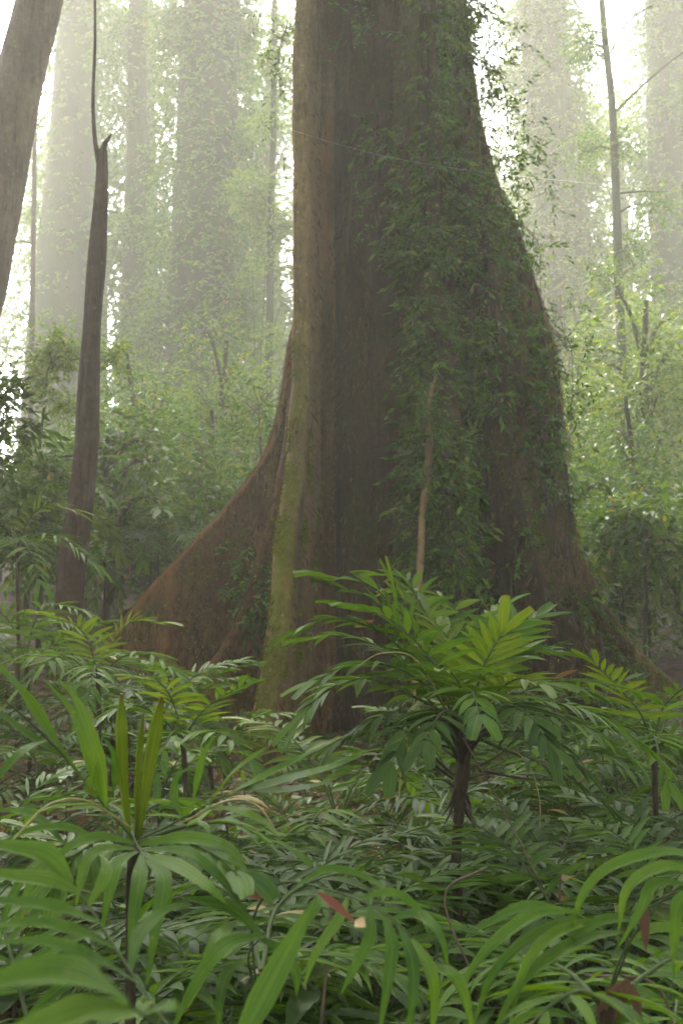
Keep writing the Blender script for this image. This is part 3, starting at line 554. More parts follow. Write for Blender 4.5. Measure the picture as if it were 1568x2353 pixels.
# mid-distance leafy trees and shrubs
mids = [
 ('bushy_tree', 'bushy yellow-green tree in the fog right of the giant buttress', [(1400, None, 19), (1410, 1000, 19), (1420, 760, 19)], .06, [(1400, 800, 19, 80, 220), (1480, 740, 19, 70, 220), (1340, 900, 19, 60, 180), (1500, 900, 19, 80, 260), (1410, 1000, 19, 80, 220), (1540, 1040, 18.5, 60, 160), (1350, 1080, 18, 50, 120), (1330, 760, 19.5, 40, 70)], 'canopy_light', (.085, .04), .3),
 ('right_shrub', 'leafy shrub with large glossy leaves right of the right buttress', [(1475, None, 13.5), (1480, 1300, 13.5), (1450, 1200, 13.5)], .03, [(1440, 1200, 13.5, 70, 60), (1520, 1170, 13.5, 60, 50), (1380, 1240, 13.5, 50, 34), (1540, 1260, 13.3, 50, 34)], 'understory', (.15, .055), .32),
 ('edge_shrub', 'dense dim shrub low behind the right buttress foot', [(1530, None, 16), (1530, 1350, 16)], .04, [(1420, 1310, 16, 70, 60), (1530, 1340, 16, 70, 60), (1480, 1420, 16, 70, 70), (1550, 1450, 15.5, 60, 50)], 'canopy_light', (.11, .05), .32),
 ('left_tree', 'dark-leaved small tree entering at the left edge', [(-60, None, 9.5), (-40, 1300, 9.5), (-20, 1000, 9.5), (-30, 850, 9.5)], .04, [(-10, 890, 9.5, 60, 30), (20, 960, 9.5, 60, 34), (0, 1080, 9.5, 60, 26), (-40, 1180, 9.5, 50, 20)], 'palm_dark', (.11, .042), .26),
 ('reddish_shrub', 'small tree with brownish young leaves left of the snag', [(60, None, 14), (85, 1100, 14), (110, 850, 14)], .03, [(120, 830, 14, 50, 110), (150, 790, 14, 36, 70), (90, 900, 14, 45, 60), (155, 930, 14, 30, 50), (260, 830, 14, 30, 60)], 'canopy_light', (.08, .03), .28),
 ('leafy_shrub', 'dense shrub behind the left buttress slope', [(470, None, 17), (465, 1200, 17), (458, 1010, 17)], .05, [(440, 940, 17, 60, 170), (490, 1010, 17, 60, 170), (400, 1060, 17, 70, 210), (530, 1060, 17, 45, 90), (470, 1140, 17, 60, 160), (560, 950, 17, 30, 40)], 'canopy', (.10, .034), .36),
 ('dense_shrub', 'dense leafy shrub right of the snag base', [(300, None, 15), (300, 1200, 15), (290, 1050, 15)], .05, [(280, 1020, 15, 60, 100), (340, 1100, 15, 70, 110), (270, 1150, 15, 70, 120), (390, 1180, 15, 60, 90), (320, 1260, 15, 70, 120), (240, 950, 16, 50, 60)], 'canopy', (.09, .036), .32),
 ('low_shrub', 'low dark shrub around the snag base', [(90, None, 12.5), (95, 1280, 12.5), (100, 1150, 12.5)], .04, [(100, 1180, 12.5, 70, 150), (60, 1260, 12.5, 70, 150), (160, 1240, 12.8, 60, 120), (30, 1170, 12.5, 60, 110), (110, 1090, 13, 45, 80)], 'understory', (.11, .045), .32),
 ('light_shrub', 'bright green shrub in the gap behind the vine-clad trunk', [(590, None, 30), (590, 1000, 30)], .07, [(600, 960, 30, 40, 80), (560, 1000, 30, 40, 80), (570, 460, 32, 50, 130), (620, 520, 32, 40, 100), (600, 850, 32, 30, 50)], 'canopy_light', (.13, .06), .4),
]
for i, (nm, lab, path, r0, blobs, lm, leaf, tw) in enumerate(mids):
    T(nm, lab, 'shrub' if 'shrub' in nm else 'tree', path, r0, r0 * .4, blobs, M['bark_grey'], M[lm], leaf, tw, seed=40 + i, sides=8, k=1.45 if nm in ('edge_shrub', 'dense_shrub', 'leafy_shrub', 'bushy_tree') else 1)
# palm-like tufts on thin poles and saplings inside the mist
for i, (px, py, Y, lab) in enumerate([(596, 930, 14, 'feathery sapling left of the buttress notch'), (462, 1010, 15.5, 'thin dark sapling before the vine-clad trunk'), (648, 950, 13.6, 'drooping leafy twig beside the buttress notch')]):
    b = ground_at(px - 5, Y); t_ = P(px, py, Y)
    spray_plant('thin_sapling', lab, 'sapling', [b, (b + t_) / 2 + Vector((.08, 0, 0)), t_ - Vector((0, 0, .3)), t_], (70, 90, 40)[i], M['canopy'], .12, .03, .34, seed=60 + i, jitter=.22, stem_r=.02, group='thin saplings in the mist')

# shared templates for the wood behind
def template_tree(seed, h, crown_lo, nblob, rr, leafm, nt_, leaf):
    rg = np.random.default_rng(seed); g = Geo(); S = spline([(0, 0, -.3), (rg.normal() * .2, 0, h * .5), (rg.normal() * .4, 0, h)], 16)
    tube(g, S, [h * .022, h * .008], 10, lump=.15, seed=seed); lim = Geo(); cr = Geo()
    for k in range(nblob):
        z = h * rg.uniform(crown_lo, 1.0); a = rg.uniform(0, 6.28); q = rg.uniform(.1, 1) * rr * 1.7
        c = np.array([q * math.cos(a), q * math.sin(a), z]); i = max(0, int(z / h * 15) - 2)
        tube(lim, [S[i], (S[i] + c) / 2 + np.array([0, 0, .2]), c], [.05, .012], 5, n=6)
        o, d = blob_twigs(c, (rr, rr, rr * .75), nt_, rg); cr.add(*twig_leaves(o, d, .5 * rg.uniform(.6, 1.2, len(o)), 7, leaf[0], leaf[1], rg))
    gm = []
    for geo_, mat, nm, smo in ((g, M['bark_grey'], 'trunk', True), (lim, M['bark_grey'], 'branch', True), (cr, leafm, 'crown', False)):
        o = geo_.build(nm, mat, None, smo); gm.append((nm, o.data)); bpy.data.objects.remove(o)
    return gm
def place_template(tp, name, loc, rz, s, label, cat, group):
    r_ = empty(name, loc, label, cat, group); r_.rotation_euler = (0, 0, rz); r_.scale = (s, s, s)
    for nm, me in tp: 
        o = bpy.data.objects.new(nm, me); COL.objects.link(o); o.parent = r_
    return r_
TPF = [template_tree(101, 17, .2, 26, 1.5, M['canopy'], 60, (.24, .10)), template_tree(102, 20, .35, 24, 1.6, M['canopy'], 60, (.24, .10)), template_tree(103, 13, .12, 26, 1.3, M['canopy_light'], 55, (.2, .09))]
TPU = [template_tree(111, 3.4, .15, 18, .55, M['canopy'], 34, (.11, .045)), template_tree(112, 2.4, .1, 16, .5, M['understory'], 34, (.12, .045)), template_tree(113, 4.6, .2, 20, .7, M['canopy_light'], 34, (.12, .05))]
ORD = ['leftmost', 'second from left', 'third from left', 'fourth from left', 'fifth from left', 'sixth from left', 'seventh from left', 'eighth from left', 'ninth from left', 'tenth from left', 'eleventh from left', 'twelfth from left', 'thirteenth from left', 'fourteenth from left', 'fifteenth from left', 'sixteenth from left', 'seventeenth from left', 'eighteenth from left']
far = [(-30, 60, 1), (95, 62, 0), (215, 52, 1), (330, 49, 0), (420, 44, 2), (520, 54, 1), (575, 46, 0), (640, 59, 0), (1140, 57, 1), (1200, 49, 0), (1300, 44, 2), (1390, 62, 0), (1460, 52, 1), (1560, 46, 0), (-260, 52, 1), (1700, 54, 2), (880, 52, 0)]
vis = sorted([f for f in far if 0 <= f[0] <= 1568 and f[0] != 880])
for i, (px, Y, k) in enumerate(far):
    b = ground_at(px, Y); b.z -= .1
    lab = f'foggy distant tree, {ORD[vis.index((px, Y, k))]} of the far row behind the mist' if (px, Y, k) in vis else 'foggy distant tree hidden behind nearer trunks'
    place_template(TPF[k], 'distant_tree', b, i * 1.7, 1.1 + .13 * (i % 4), lab, 'tree', 'distant trees fading in the fog')
und = [(150, 17, 1), (215, 20, 0), (235, 15, 1), (330, 19, 0), (370, 22, 2), (420, 16, 1), (500, 20, 0), (540, 24, 2), (585, 19, 1), (640, 23, 0), (1310, 17, 1), (1340, 21, 0), (1390, 15.5, 1), (1440, 22, 2), (1480, 18, 0), (1540, 20, 2), (1600, 15, 1)]
visu = sorted([f for f in und if 0 <= f[0] <= 1568])
for i, (px, Y, k) in enumerate(und):
    b = ground_at(px, Y); b.z -= .05; a_ = (px, Y, k)
    lft = [v for v in visu if v[0] < 784]; rgt = [v for v in visu if v[0] >= 784]
    lab = (f'misty understory tree, {ORD[lft.index(a_)]} of those left of the giant' if a_ in lft else f'misty understory tree, {ORD[rgt.index(a_)]} of those right of the giant' if a_ in rgt else 'misty understory tree just outside the view')
    place_template(TPU[k], 'understory_tree', b, i * 2.3, .85 + .12 * (i % 4), lab, 'tree', 'misty understory trees')

# unseen trees beside and behind the view, added to block side light
side = [(sx * x, y) for (x, y) in [(7.5, 1), (9, 5), (8, 9.5), (10.5, 13), (13, 9), (12.5, 2), (13.5, 18), (16, 14), (17.5, 24), (16, 5), (21, 19), (20, 10)] for sx in (-1, 1)] + [(-7, -4), (-2, -6), (3, -5.5), (7.5, -4), (-11, -3), (11, -3.5), (0, -9)]
for i, (x, y) in enumerate(side):
    place_template(TPF[(i * 2 + i // 3) % 3], 'screen_tree', Vector((x, y, gz(x, y) - .1)), i * 1.3, .62 + .1 * (i % 4), 'unseen leafy tree added outside the picture to block side light', 'tree', 'unseen trees added to block side light')
# ------------------------------------------------------------------ palms
def leaflet(g, p, T_, S_, N_, L, W, droop, tipw=0., m=7, twist=0., fold=.22, shape=1.0, lift=.15):
    """strip of m x 3 verts starting at p, heading T_ (unit), width along S_"""
    V = []; UV = []; pos = np.array(p, float); d = np.array(T_, float) + lift * N_; d /= np.linalg.norm(d)
    for i in range(m):
        f = i / (m - 1)
        if tipw: wd = W * (.25 + .75 * min(1, f * 2.2)) * (1 - (1 - tipw) * max(0, f - .6) / .4)
        else: wd = W * (min(1, .22 + 2.6 * f) if f < .35 else max(.0, 1 - ((f - .35) / .65) ** 1.8))
        s = S_ * math.cos(twist * f) + N_ * math.sin(twist * f); nn = np.cross(s, d); nn /= np.linalg.norm(nn) + 1e-9
        if nn[2] < 0 and abs(d[2]) < .9: nn = -nn
        ctr = pos - nn * wd * fold
        V += [pos - s * wd * .5, ctr, pos + s * wd * .5]; UV += [(0, f), (.5, f), (1, f)]
        step = L / (m - 1); d = d + np.array([0, 0, -1.]) * droop / (m - 1); d /= np.linalg.norm(d); pos = pos + d * step
    F = [(i * 3 + j, i * 3 + j + 1, (i + 1) * 3 + j + 1, (i + 1) * 3 + j) for i in range(m - 1) for j in range(2)]
    g.add(V, F, UV)
def frond_geo(g, gr, pts, n, Ll, W, droop=.5, pet=.3, rr=.006, rg=rng, sweep=(70, 35), end_broad=True, gappy=.15, roll=0., vlift=.25, hero=True, side_only=0, taper=.75):
    S = spline(pts, 40); seg = np.linalg.norm(np.diff(S, axis=0), axis=1); cum = np.concatenate([[0], np.cumsum(seg)]); cum /= cum[-1]
    T_ = norm(np.gradient(S, axis=0)); tube(gr, S, [rr, rr * .75, rr * .3], 5 if hero else 4, cap=False)
    for k in range(n + 1):
        f = pet + (1 - pet) * (k / n) ** .95; i = min(39, int(np.searchsorted(cum, f)));
        t_ = T_[i]; up = np.array([0, 0, 1.]); sd = np.cross(t_, up)
        if np.linalg.norm(sd) < .15: sd = np.cross(t_, np.array([0, 1., 0]))
        sd /= np.linalg.norm(sd); nn = np.cross(sd, t_)
        if roll: 
            c_, s_ = math.cos(roll), math.sin(roll); sd, nn = sd * c_ + nn * s_, nn * c_ - sd * s_
        q = k / n
        for sg in (-1, 1):
            if side_only and sg != side_only: continue
            if rg.random() < gappy * .5 and 0 < k < n: continue
            a = R(sweep[0] + (sweep[1] - sweep[0]) * q + rg.normal() * 5)
            L = Ll * (.62 + .38 * math.sin(math.pi * min(1, q * 1.1 + .15))) * (1 - (1 - taper) * q) * rg.uniform(.88, 1.1)
            wd = W * rg.uniform(.6, 1.25); tw = 0
            if k == n and end_broad: wd = W * 1.35; tw = .75; a = R(22); L = Ll * .62
            dd = t_ * math.cos(a) + sd * sg * math.sin(a); ws = sd * sg * math.cos(a) * -1 + t_ * math.sin(a)
            leaflet(g, S[i], dd, ws, nn, L, wd, droop * rg.uniform(.7, 1.3), tipw=tw, twist=rg.normal() * .18, lift=vlift + rg.normal() * .06, m=8 if hero else 6)
def frond(parent, pts, n, Ll, W, mat, **kw):
    g = Geo(); gr = Geo(); frond_geo(g, gr, pts, n, Ll, W, **kw)
    o = g.build('frond', mat, parent); r_ = gr.build('rachis', M['rachis'], None)
    r_.data.transform(Matrix.Translation(-Vector(parent.location))); r_.parent = o
    return o
def spike(parent, pts, bead=.006, every=1, n=46, seed=0):
    g = Geo(); S = spline(pts, n); tube(g, S, [.003, .002], 4, cap=False); rg = np.random.default_rng(seed)
    for i in range(n // 4, n):
        for k in range(2):
            c = S[i] + rg.normal(size=3) * bead * .8; r = bead * rg.uniform(.6, 1.1)
            o = np.array([(1, 0, 0), (-1, 0, 0), (0, 1, 0), (0, -1, 0), (0, 0, 1), (0, 0, -1)]) * r + c
            g.add(o, [(0, 2, 4, 4), (2, 1, 4, 4), (1, 3, 4, 4), (3, 0, 4, 4), (2, 0, 5, 5), (1, 2, 5, 5), (3, 1, 5, 5), (0, 3, 5, 5)])
    return g.build('flower_spike', M['flower'], parent)

def pp(l): return [P(*q) for q in l]
def strap(g, pts, W, hint=(0, -.62, .78), m=16, fold=.16, tip=1.6, blunt=False):
    S = spline(pp(pts), m); T_ = norm(np.gradient(S, axis=0)); V = []; UV = []
    for i in range(m):
        f = i / (m - 1); s = np.cross(T_[i], np.array(hint)); s /= np.linalg.norm(s) + 1e-9; nn = np.cross(s, T_[i]); 
        wd = W * ((.30 + 2.2 * f) if f < .32 else (1 - ((f - .32) / .68) ** (1.55 if not blunt else 6)) ** .9 if f < 1 else 0); wd = min(wd, W) * .72
        V += [S[i] - s * wd * .5 + nn * wd * fold * .5, S[i] - nn * wd * fold, S[i] + s * wd * .5 + nn * wd * fold * .5]; UV += [(0, f), (.5, f), (1, f)]
    g.add(V, [(i * 3 + j, i * 3 + j + 1, (i + 1) * 3 + j + 1, (i + 1) * 3 + j) for i in range(m - 1) for j in range(2)], UV)
def strap_frond(parent, rach, straps, mat, rr=.0028):
    g = Geo(); gr = Geo(); tube(gr, pp(rach), [rr, rr * .5], 6, n=24, cap=False)
    for st in straps: strap(g, st[0], st[1], **(st[2] if len(st) > 2 else {}))
    o = g.build('frond', mat, parent); r_ = gr.build('rachis', M['rachis']); r_.data.transform(Matrix.Translation(-Vector(parent.location))); r_.parent = o
# --- walking-stick palm in the middle
b = ground_at(1068, 4.5)
P1 = empty('walking_palm', b, 'slender palm with dark fibrous stem and spreading yellow-green crown, centre right', 'palm', 'walking palms in the foreground')
g = Geo(); tube(g, [b - Vector((0, 0, .05)), P(1062, 2250, 4.5), P(1050, 2050, 4.5), P(1048, 1950, 4.5), P(1060, 1800, 4.5), P(1068, 1700, 4.5)], [.022, .019, .018, .0175, .020, .026, .026], 12, n=50, lump=.2, seed=2); g.build('stem', M['stem'], P1)
g = Geo(); rg = np.random.default_rng(5)
for k in range(34):      # fibrous old leaf bases flaring below the crown
    a = rg.uniform(0, 6.28); z0 = rg.uniform(0, 1) ** 1.2; base = np.array(P(1064, 1790 - 90 * z0, 4.5)); rad = .008 + .012 * z0
    o = base + np.array([math.cos(a), math.sin(a), 0]) * rad; top = base + np.array([math.cos(a) * (.03 + .16 * z0), math.sin(a) * (.03 + .16 * z0), .07 + .14 * rg.random()])
    tube(g, [o, (o + top) / 2 + np.array([0, 0, .02]), top], [.009, .006, .003], 5, n=8, lump=.3, seed=k)
for k in range(6):
    a = rg.uniform(0, 6.28); base = np.array(P(1056, 1860 - 90 * rg.random(), 4.5)); o = base + np.array([math.cos(a), math.sin(a), 0]) * .02
    tip = o + np.array([math.cos(a) * .05, math.sin(a) * .05, -.10 - .06 * rg.random()]); tube(g, [o, (o + tip) / 2 + np.array([.01, 0, 0]), tip], [.008, .006, .002], 4, n=6)
g.build('leaf_bases', M['husk'], P1)
c0 = (1075, 1650, 4.5)
F1 = [
 ([(1070, 1660, 4.5), (1020, 1560, 4.35), (960, 1480, 4.25), (890, 1420, 4.2), (830, 1400, 4.15)], 11, .26, .036, 'palm', dict(pet=.3, droop=.5)),
 ([(1065, 1660, 4.5), (950, 1600, 4.4), (850, 1560, 4.3), (760, 1580, 4.25), (700, 1640, 4.2)], 11, .25, .036, 'palm', dict(pet=.3, droop=.8)),
 ([(1075, 1660, 4.5), (1060, 1560, 4.6), (1030, 1470, 4.65), (985, 1420, 4.7)], 10, .25, .034, 'palm_young', dict(pet=.3, droop=.5)),
 ([(1085, 1660, 4.5), (1130, 1560, 4.6), (1190, 1500, 4.65), (1260, 1500, 4.7)], 10, .25, .034, 'palm', dict(pet=.3, droop=.6)),
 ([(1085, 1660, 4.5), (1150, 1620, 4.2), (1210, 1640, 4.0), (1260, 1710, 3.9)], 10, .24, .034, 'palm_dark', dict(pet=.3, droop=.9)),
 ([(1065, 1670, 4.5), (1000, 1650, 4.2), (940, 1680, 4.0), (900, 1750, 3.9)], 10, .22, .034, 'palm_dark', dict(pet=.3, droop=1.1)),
 ([(1075, 1660, 4.5), (1075, 1600, 4.2), (1085, 1590, 4.0), (1100, 1640, 3.85)], 9, .22, .034, 'palm', dict(pet=.3, droop=.8)),
  # points, n, Ll, W, mat, kw
 ([(1080, 1670, 4.5), (1100, 1560, 4.42), (1125, 1500, 4.38), (1150, 1460, 4.35)], 7, .24, .034, 'palm_young', dict(pet=.35, droop=.35, vlift=.25, roll=.5)),
 ([(1085, 1680, 4.5), (1130, 1600, 4.3), (1185, 1560, 4.2), (1235, 1570, 4.1)], 9, .24, .028, 'palm_young', dict(pet=.3, droop=.6)),
 ([(1070, 1670, 4.5), (1000, 1590, 4.3), (900, 1530, 4.15), (800, 1530, 4.1), (740, 1560, 4.05)], 10, .24, .03, 'palm', dict(pet=.35, droop=.7)),
 ([(1065, 1670, 4.5), (990, 1560, 4.5), (920, 1450, 4.5), (860, 1380, 4.5), (800, 1355, 4.5)], 10, .25, .030, 'palm', dict(pet=.35, droop=.6)),
 ([(1065, 1670, 4.5), (980, 1560, 4.7), (880, 1490, 4.8), (790, 1460, 4.85), (730, 1465, 4.9)], 10, .24, .028, 'palm', dict(pet=.35, droop=.6)),
 ([(1070, 1670, 4.5), (1010, 1520, 4.6), (940, 1400, 4.7), (905, 1350, 4.7)], 8, .22, .028, 'palm_young', dict(pet=.45, droop=.4)),
 ([(1080, 1670, 4.55), (1090, 1540, 4.8), (1110, 1440, 5.0), (1150, 1400, 5.1)], 10, .25, .026, 'palm', dict(pet=.35, droop=.5)),
 ([(1080, 1670, 4.55), (1040, 1520, 4.9), (1010, 1420, 5.05), (960, 1380, 5.2)], 10, .24, .026, 'palm_dark', dict(pet=.35, droop=.5)),
 ([(1085, 1680, 4.5), (1180, 1620, 4.4), (1300, 1620, 4.35), (1400, 1660, 4.3), (1480, 1720, 4.3)], 12, .24, .028, 'palm', dict(pet=.35, droop=.7)),
 ([(1090, 1680, 4.5), (1200, 1590, 4.6), (1320, 1560, 4.7), (1430, 1580, 4.8)], 10, .25, .026, 'palm', dict(pet=.35, droop=.8)),
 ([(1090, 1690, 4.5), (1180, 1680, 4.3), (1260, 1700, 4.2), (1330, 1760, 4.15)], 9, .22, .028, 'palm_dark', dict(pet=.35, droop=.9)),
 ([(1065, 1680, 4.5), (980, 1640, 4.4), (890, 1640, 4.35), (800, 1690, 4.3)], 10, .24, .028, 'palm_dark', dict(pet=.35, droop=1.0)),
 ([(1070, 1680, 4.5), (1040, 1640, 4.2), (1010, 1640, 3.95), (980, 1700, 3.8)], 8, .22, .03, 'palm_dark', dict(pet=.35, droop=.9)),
 ([(1075, 1670, 4.5), (1060, 1590, 4.3), (1040, 1550, 4.15), (1010, 1540, 4.05)], 8, .22, .028, 'palm', dict(pet=.35, droop=.6)),
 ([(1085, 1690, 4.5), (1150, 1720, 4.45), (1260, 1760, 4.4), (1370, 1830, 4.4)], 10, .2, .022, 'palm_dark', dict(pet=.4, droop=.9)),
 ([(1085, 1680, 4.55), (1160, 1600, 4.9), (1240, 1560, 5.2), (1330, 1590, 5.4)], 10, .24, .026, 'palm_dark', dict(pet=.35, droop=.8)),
]
def fronds(parent, L_, seed=1, sc_=1.0, dl=1.0):
    for i, (pts, n, Ll, W, mt, kw) in enumerate(L_):
        frond(parent, pp(pts), n, Ll * sc_, W * sc_, M[mt], rg=np.random.default_rng(seed * 100 + i), **kw)
F1 += [
 ([(1065, 1660, 4.5), (1000, 1540, 4.45), (930, 1420, 4.45), (850, 1345, 4.45), (760, 1325, 4.45)], 12, .24, .030, 'palm', dict(pet=.35, droop=.6)),
 ([(1065, 1660, 4.5), (970, 1540, 4.4), (870, 1450, 4.35), (770, 1420, 4.3), (700, 1440, 4.3)], 12, .24, .030, 'palm', dict(pet=.35, droop=.7)),
 ([(1065, 1660, 4.5), (1000, 1500, 4.7), (960, 1380, 4.8), (930, 1330, 4.85), (880, 1320, 4.9)], 11, .22, .030, 'palm', dict(pet=.4, droop=.5)),
 ([(1080, 1660, 4.5), (1090, 1560, 4.75), (1060, 1430, 4.9), (1010, 1370, 5.0), (940, 1360, 5.0)], 11, .24, .030, 'palm_young', dict(pet=.35, droop=.6)),
 ([(1085, 1660, 4.5), (1130, 1540, 4.6), (1180, 1440, 4.7), (1230, 1420, 4.75)], 9, .22, .034, 'palm', dict(pet=.4, droop=.4, roll=-.4)),
 ([(1085, 1670, 4.5), (1200, 1640, 4.35), (1320, 1660, 4.25), (1420, 1720, 4.2)], 11, .23, .030, 'palm', dict(pet=.35, droop=.9))]
fronds(P1, F1, 1, sc_=1.08)
spike(P1, pp([(1050, 1700, 4.45), (1000, 1630, 4.3), (940, 1630, 4.2), (925, 1720, 4.15), (915, 1840, 4.15)]), .007, seed=1)
spike(P1, pp([(1040, 1660, 4.4), (960, 1520, 4.1), (880, 1500, 4.0), (820, 1530, 3.95)]), .006, seed=2)
spike(P1, pp([(1100, 1690, 4.5), (1200, 1740, 4.4), (1235, 1820, 4.35), (1240, 1900, 4.35)]), .004, seed=3)
g = Geo()
for k, (a, bq) in enumerate([((1040, 1780), (920, 1650)), ((1040, 1790), (935, 1690)), ((1040, 1720), (860, 1640)), ((1095, 1760), (1180, 1700)), ((1100, 1770), (1330, 1790)), ((1045, 1740), (960, 1660))]):
    pa, pb = P(*a, 4.5), P(*bq, 4.4 + .05 * k); tube(g, [pa, (pa + pb) / 2 + Vector((0, 0, -.015)), pb], [.006, .0035], 5, n=8)
g.build('dry_stalks', M['husk'], P1)

# --- left foreground palm
b = ground_at(305, 2.6)
P2 = empty('walking_palm', b, 'low foreground palm with two upright unopened spears, lower left', 'palm', 'walking palms in the foreground')
g = Geo(); tube(g, [b - Vector((0, 0, .05)), P(300, 2150, 2.6), P(308, 1950, 2.55)], [.014, .011, .013], 10, n=20, lump=.2); g.build('stem', M['stem'], P2)
F2 = [
 ([(312, 1935, 2.55), (390, 1925, 2.45), (470, 1950, 2.3), (540, 2000, 2.2)], 6, .17, .038, 'palm_front', dict(pet=.2, droop=.9, sweep=(40, 15))),
 ([(305, 1935, 2.55), (240, 1930, 2.5), (180, 1960, 2.4), (140, 2010, 2.35)], 6, .16, .038, 'palm_front', dict(pet=.3, droop=1.1, sweep=(45, 20))),
 ([(310, 1930, 2.6), (330, 1870, 2.8), (380, 1840, 3.0), (430, 1850, 3.2)], 7, .2, .026, 'palm', dict(pet=.3, droop=.7)),
 ([(310, 1930, 2.6), (270, 1860, 2.8), (200, 1840, 3.0), (100, 1860, 3.1)], 8, .22, .026, 'palm', dict(pet=.3, droop=.7)),
 ([(315, 1935, 2.6), (420, 1900, 2.6), (520, 1890, 2.6), (620, 1930, 2.6)], 8, .18, .022, 'palm', dict(pet=.35, droop=.6)),
]
fronds(P2, F2, 2)
strap_frond(P2, [(308, 1925, 2.5), (318, 1945, 2.35), (345, 1985, 2.2)], [
 ([(310, 1938, 2.4), (230, 1922, 2.35), (160, 1945, 2.3), (118, 1995, 2.28)], .042),
 ([(312, 1950, 2.35), (235, 1950, 2.28), (192, 1995, 2.22), (172, 2100, 2.2)], .036),
 ([(318, 1955, 2.3), (275, 1980, 2.2), (252, 2050, 2.15), (232, 2150, 2.15)], .040),
 ([(325, 1965, 2.25), (322, 2010, 2.15), (308, 2100, 2.1), (296, 2235, 2.1)], .042),
 ([(335, 1975, 2.2), (376, 2015, 2.1), (360, 2120, 2.05), (335, 2275, 2.05)], .042),
 ([(335, 1965, 2.3), (400, 1985, 2.2), (470, 2030, 2.1), (525, 2080, 2.08)], .046),
 ([(330, 1952, 2.35), (420, 1955, 2.25), (500, 2010, 2.2), (575, 2105, 2.15)], .036),
 ([(320, 1940, 2.4), (420, 1925, 2.35), (520, 1945, 2.3), (575, 2010, 2.25)], .05)], M['palm_front'])
strap_frond(P2, [(300, 1935, 2.6), (150, 1940, 2.7), (60, 1990, 2.7), (-20, 2080, 2.7)], [
 ([(240, 1935, 2.62), (150, 1900, 2.6), (60, 1910, 2.6), (-30, 1960, 2.6)], .034), ([(180, 1938, 2.68), (100, 1990, 2.6), (60, 2060, 2.55), (50, 2140, 2.55)], .034),
 ([(120, 1950, 2.7), (60, 2010, 2.6), (20, 2080, 2.55), (0, 2170, 2.55)], .034), ([(150, 1940, 2.7), (90, 1880, 2.75), (20, 1860, 2.8), (-60, 1880, 2.8)], .03)], M['palm'])
for k, (x1, y1, x2, y2, wd) in enumerate([(300, 1930, 280, 1595, .028), (318, 1930, 372, 1600, .032), (312, 1930, 330, 1640, .015)]):
    g = Geo(); S = spline(pp([(x1, y1, 2.55), ((x1 * .45 + x2 * .55) - (6 if k == 0 else 4), (y1 + y2) / 2, 2.52), (x2, y2, 2.5)]), 14); V = []; UV = []
    for i, p in enumerate(S):      # pleated, still folded leaf
        f = i / 13; w_ = wd * (.25 + .75 * math.sin(min(1, f * 1.25) * math.pi / 2)) * (1 if f < .8 else 1 - .8 * (f - .8) / .2)
        for j in range(7): V.append(p + np.array([(j / 6 - .5) * w_, (.008 if j % 2 else -.008) * (1 - .3 * f), 0])); UV.append((j / 6, f))
    g.add(V, [(i * 7 + j, i * 7 + j + 1, (i + 1) * 7 + j + 1, (i + 1) * 7 + j) for i in range(13) for j in range(6)], UV); o = g.build('spear_leaf', M['palm_spear'], P2, smooth=False)
spike(P2, pp([(300, 1900, 2.5), (200, 1840, 2.4), (110, 1850, 2.3), (30, 1930, 2.25)]), .0038, seed=4)
spike(P2, pp([(420, 1890, 2.5), (520, 1840, 2.4), (590, 1850, 2.35), (640, 1920, 2.35)]), .003, seed=5)

strap_frond(P2, [(310, 1930, 2.5), (240, 1850, 2.45), (150, 1740, 2.35), (60, 1650, 2.28), (-40, 1570, 2.2)], [
 ([(236, 1845, 2.45), (212, 1760, 2.4), (170, 1640, 2.38), (95, 1555, 2.38)], .034), ([(245, 1855, 2.45), (232, 1750, 2.4), (190, 1630, 2.4), (128, 1552, 2.4)], .030),
 ([(195, 1795, 2.4), (120, 1690, 2.3), (60, 1600, 2.25), (0, 1535, 2.2), (-70, 1490, 2.2)], .046), ([(150, 1740, 2.35), (70, 1690, 2.3), (0, 1640, 2.25), (-70, 1600, 2.2)], .036),
 ([(242, 1862, 2.45), (264, 1800, 2.4), (262, 1735, 2.38), (236, 1690, 2.38)], .026), ([(222, 1830, 2.43), (205, 1800, 2.3), (215, 1730, 2.25), (170, 1600, 2.3), (150, 1570, 2.3)], .024),
 ([(110, 1700, 2.3), (60, 1720, 2.2), (10, 1770, 2.15), (-40, 1850, 2.1)], .03)], M['palm_front'])
strap_frond(P2, [(315, 1930, 2.55), (400, 1890, 2.5), (500, 1835, 2.4), (600, 1795, 2.35)], [
 ([(438, 1872, 2.45), (452, 1800, 2.4), (470, 1730, 2.38), (498, 1682, 2.38)], .028), ([(480, 1848, 2.42), (520, 1790, 2.35), (570, 1745, 2.3), (620, 1712, 2.3)], .03),
 ([(505, 1835, 2.4), (590, 1790, 2.3), (680, 1745, 2.25), (745, 1712, 2.2)], .034), ([(540, 1820, 2.38), (640, 1795, 2.3), (750, 1765, 2.2), (845, 1728, 2.15)], .042),
 ([(560, 1812, 2.37), (650, 1815, 2.3), (740, 1800, 2.2), (820, 1760, 2.15)], .03), ([(470, 1855, 2.43), (540, 1860, 2.3), (600, 1885, 2.25), (650, 1930, 2.2)], .028),
 ([(420, 1880, 2.48), (400, 1830, 2.5), (410, 1780, 2.5), (450, 1760, 2.5)], .026)], M['palm_front'])
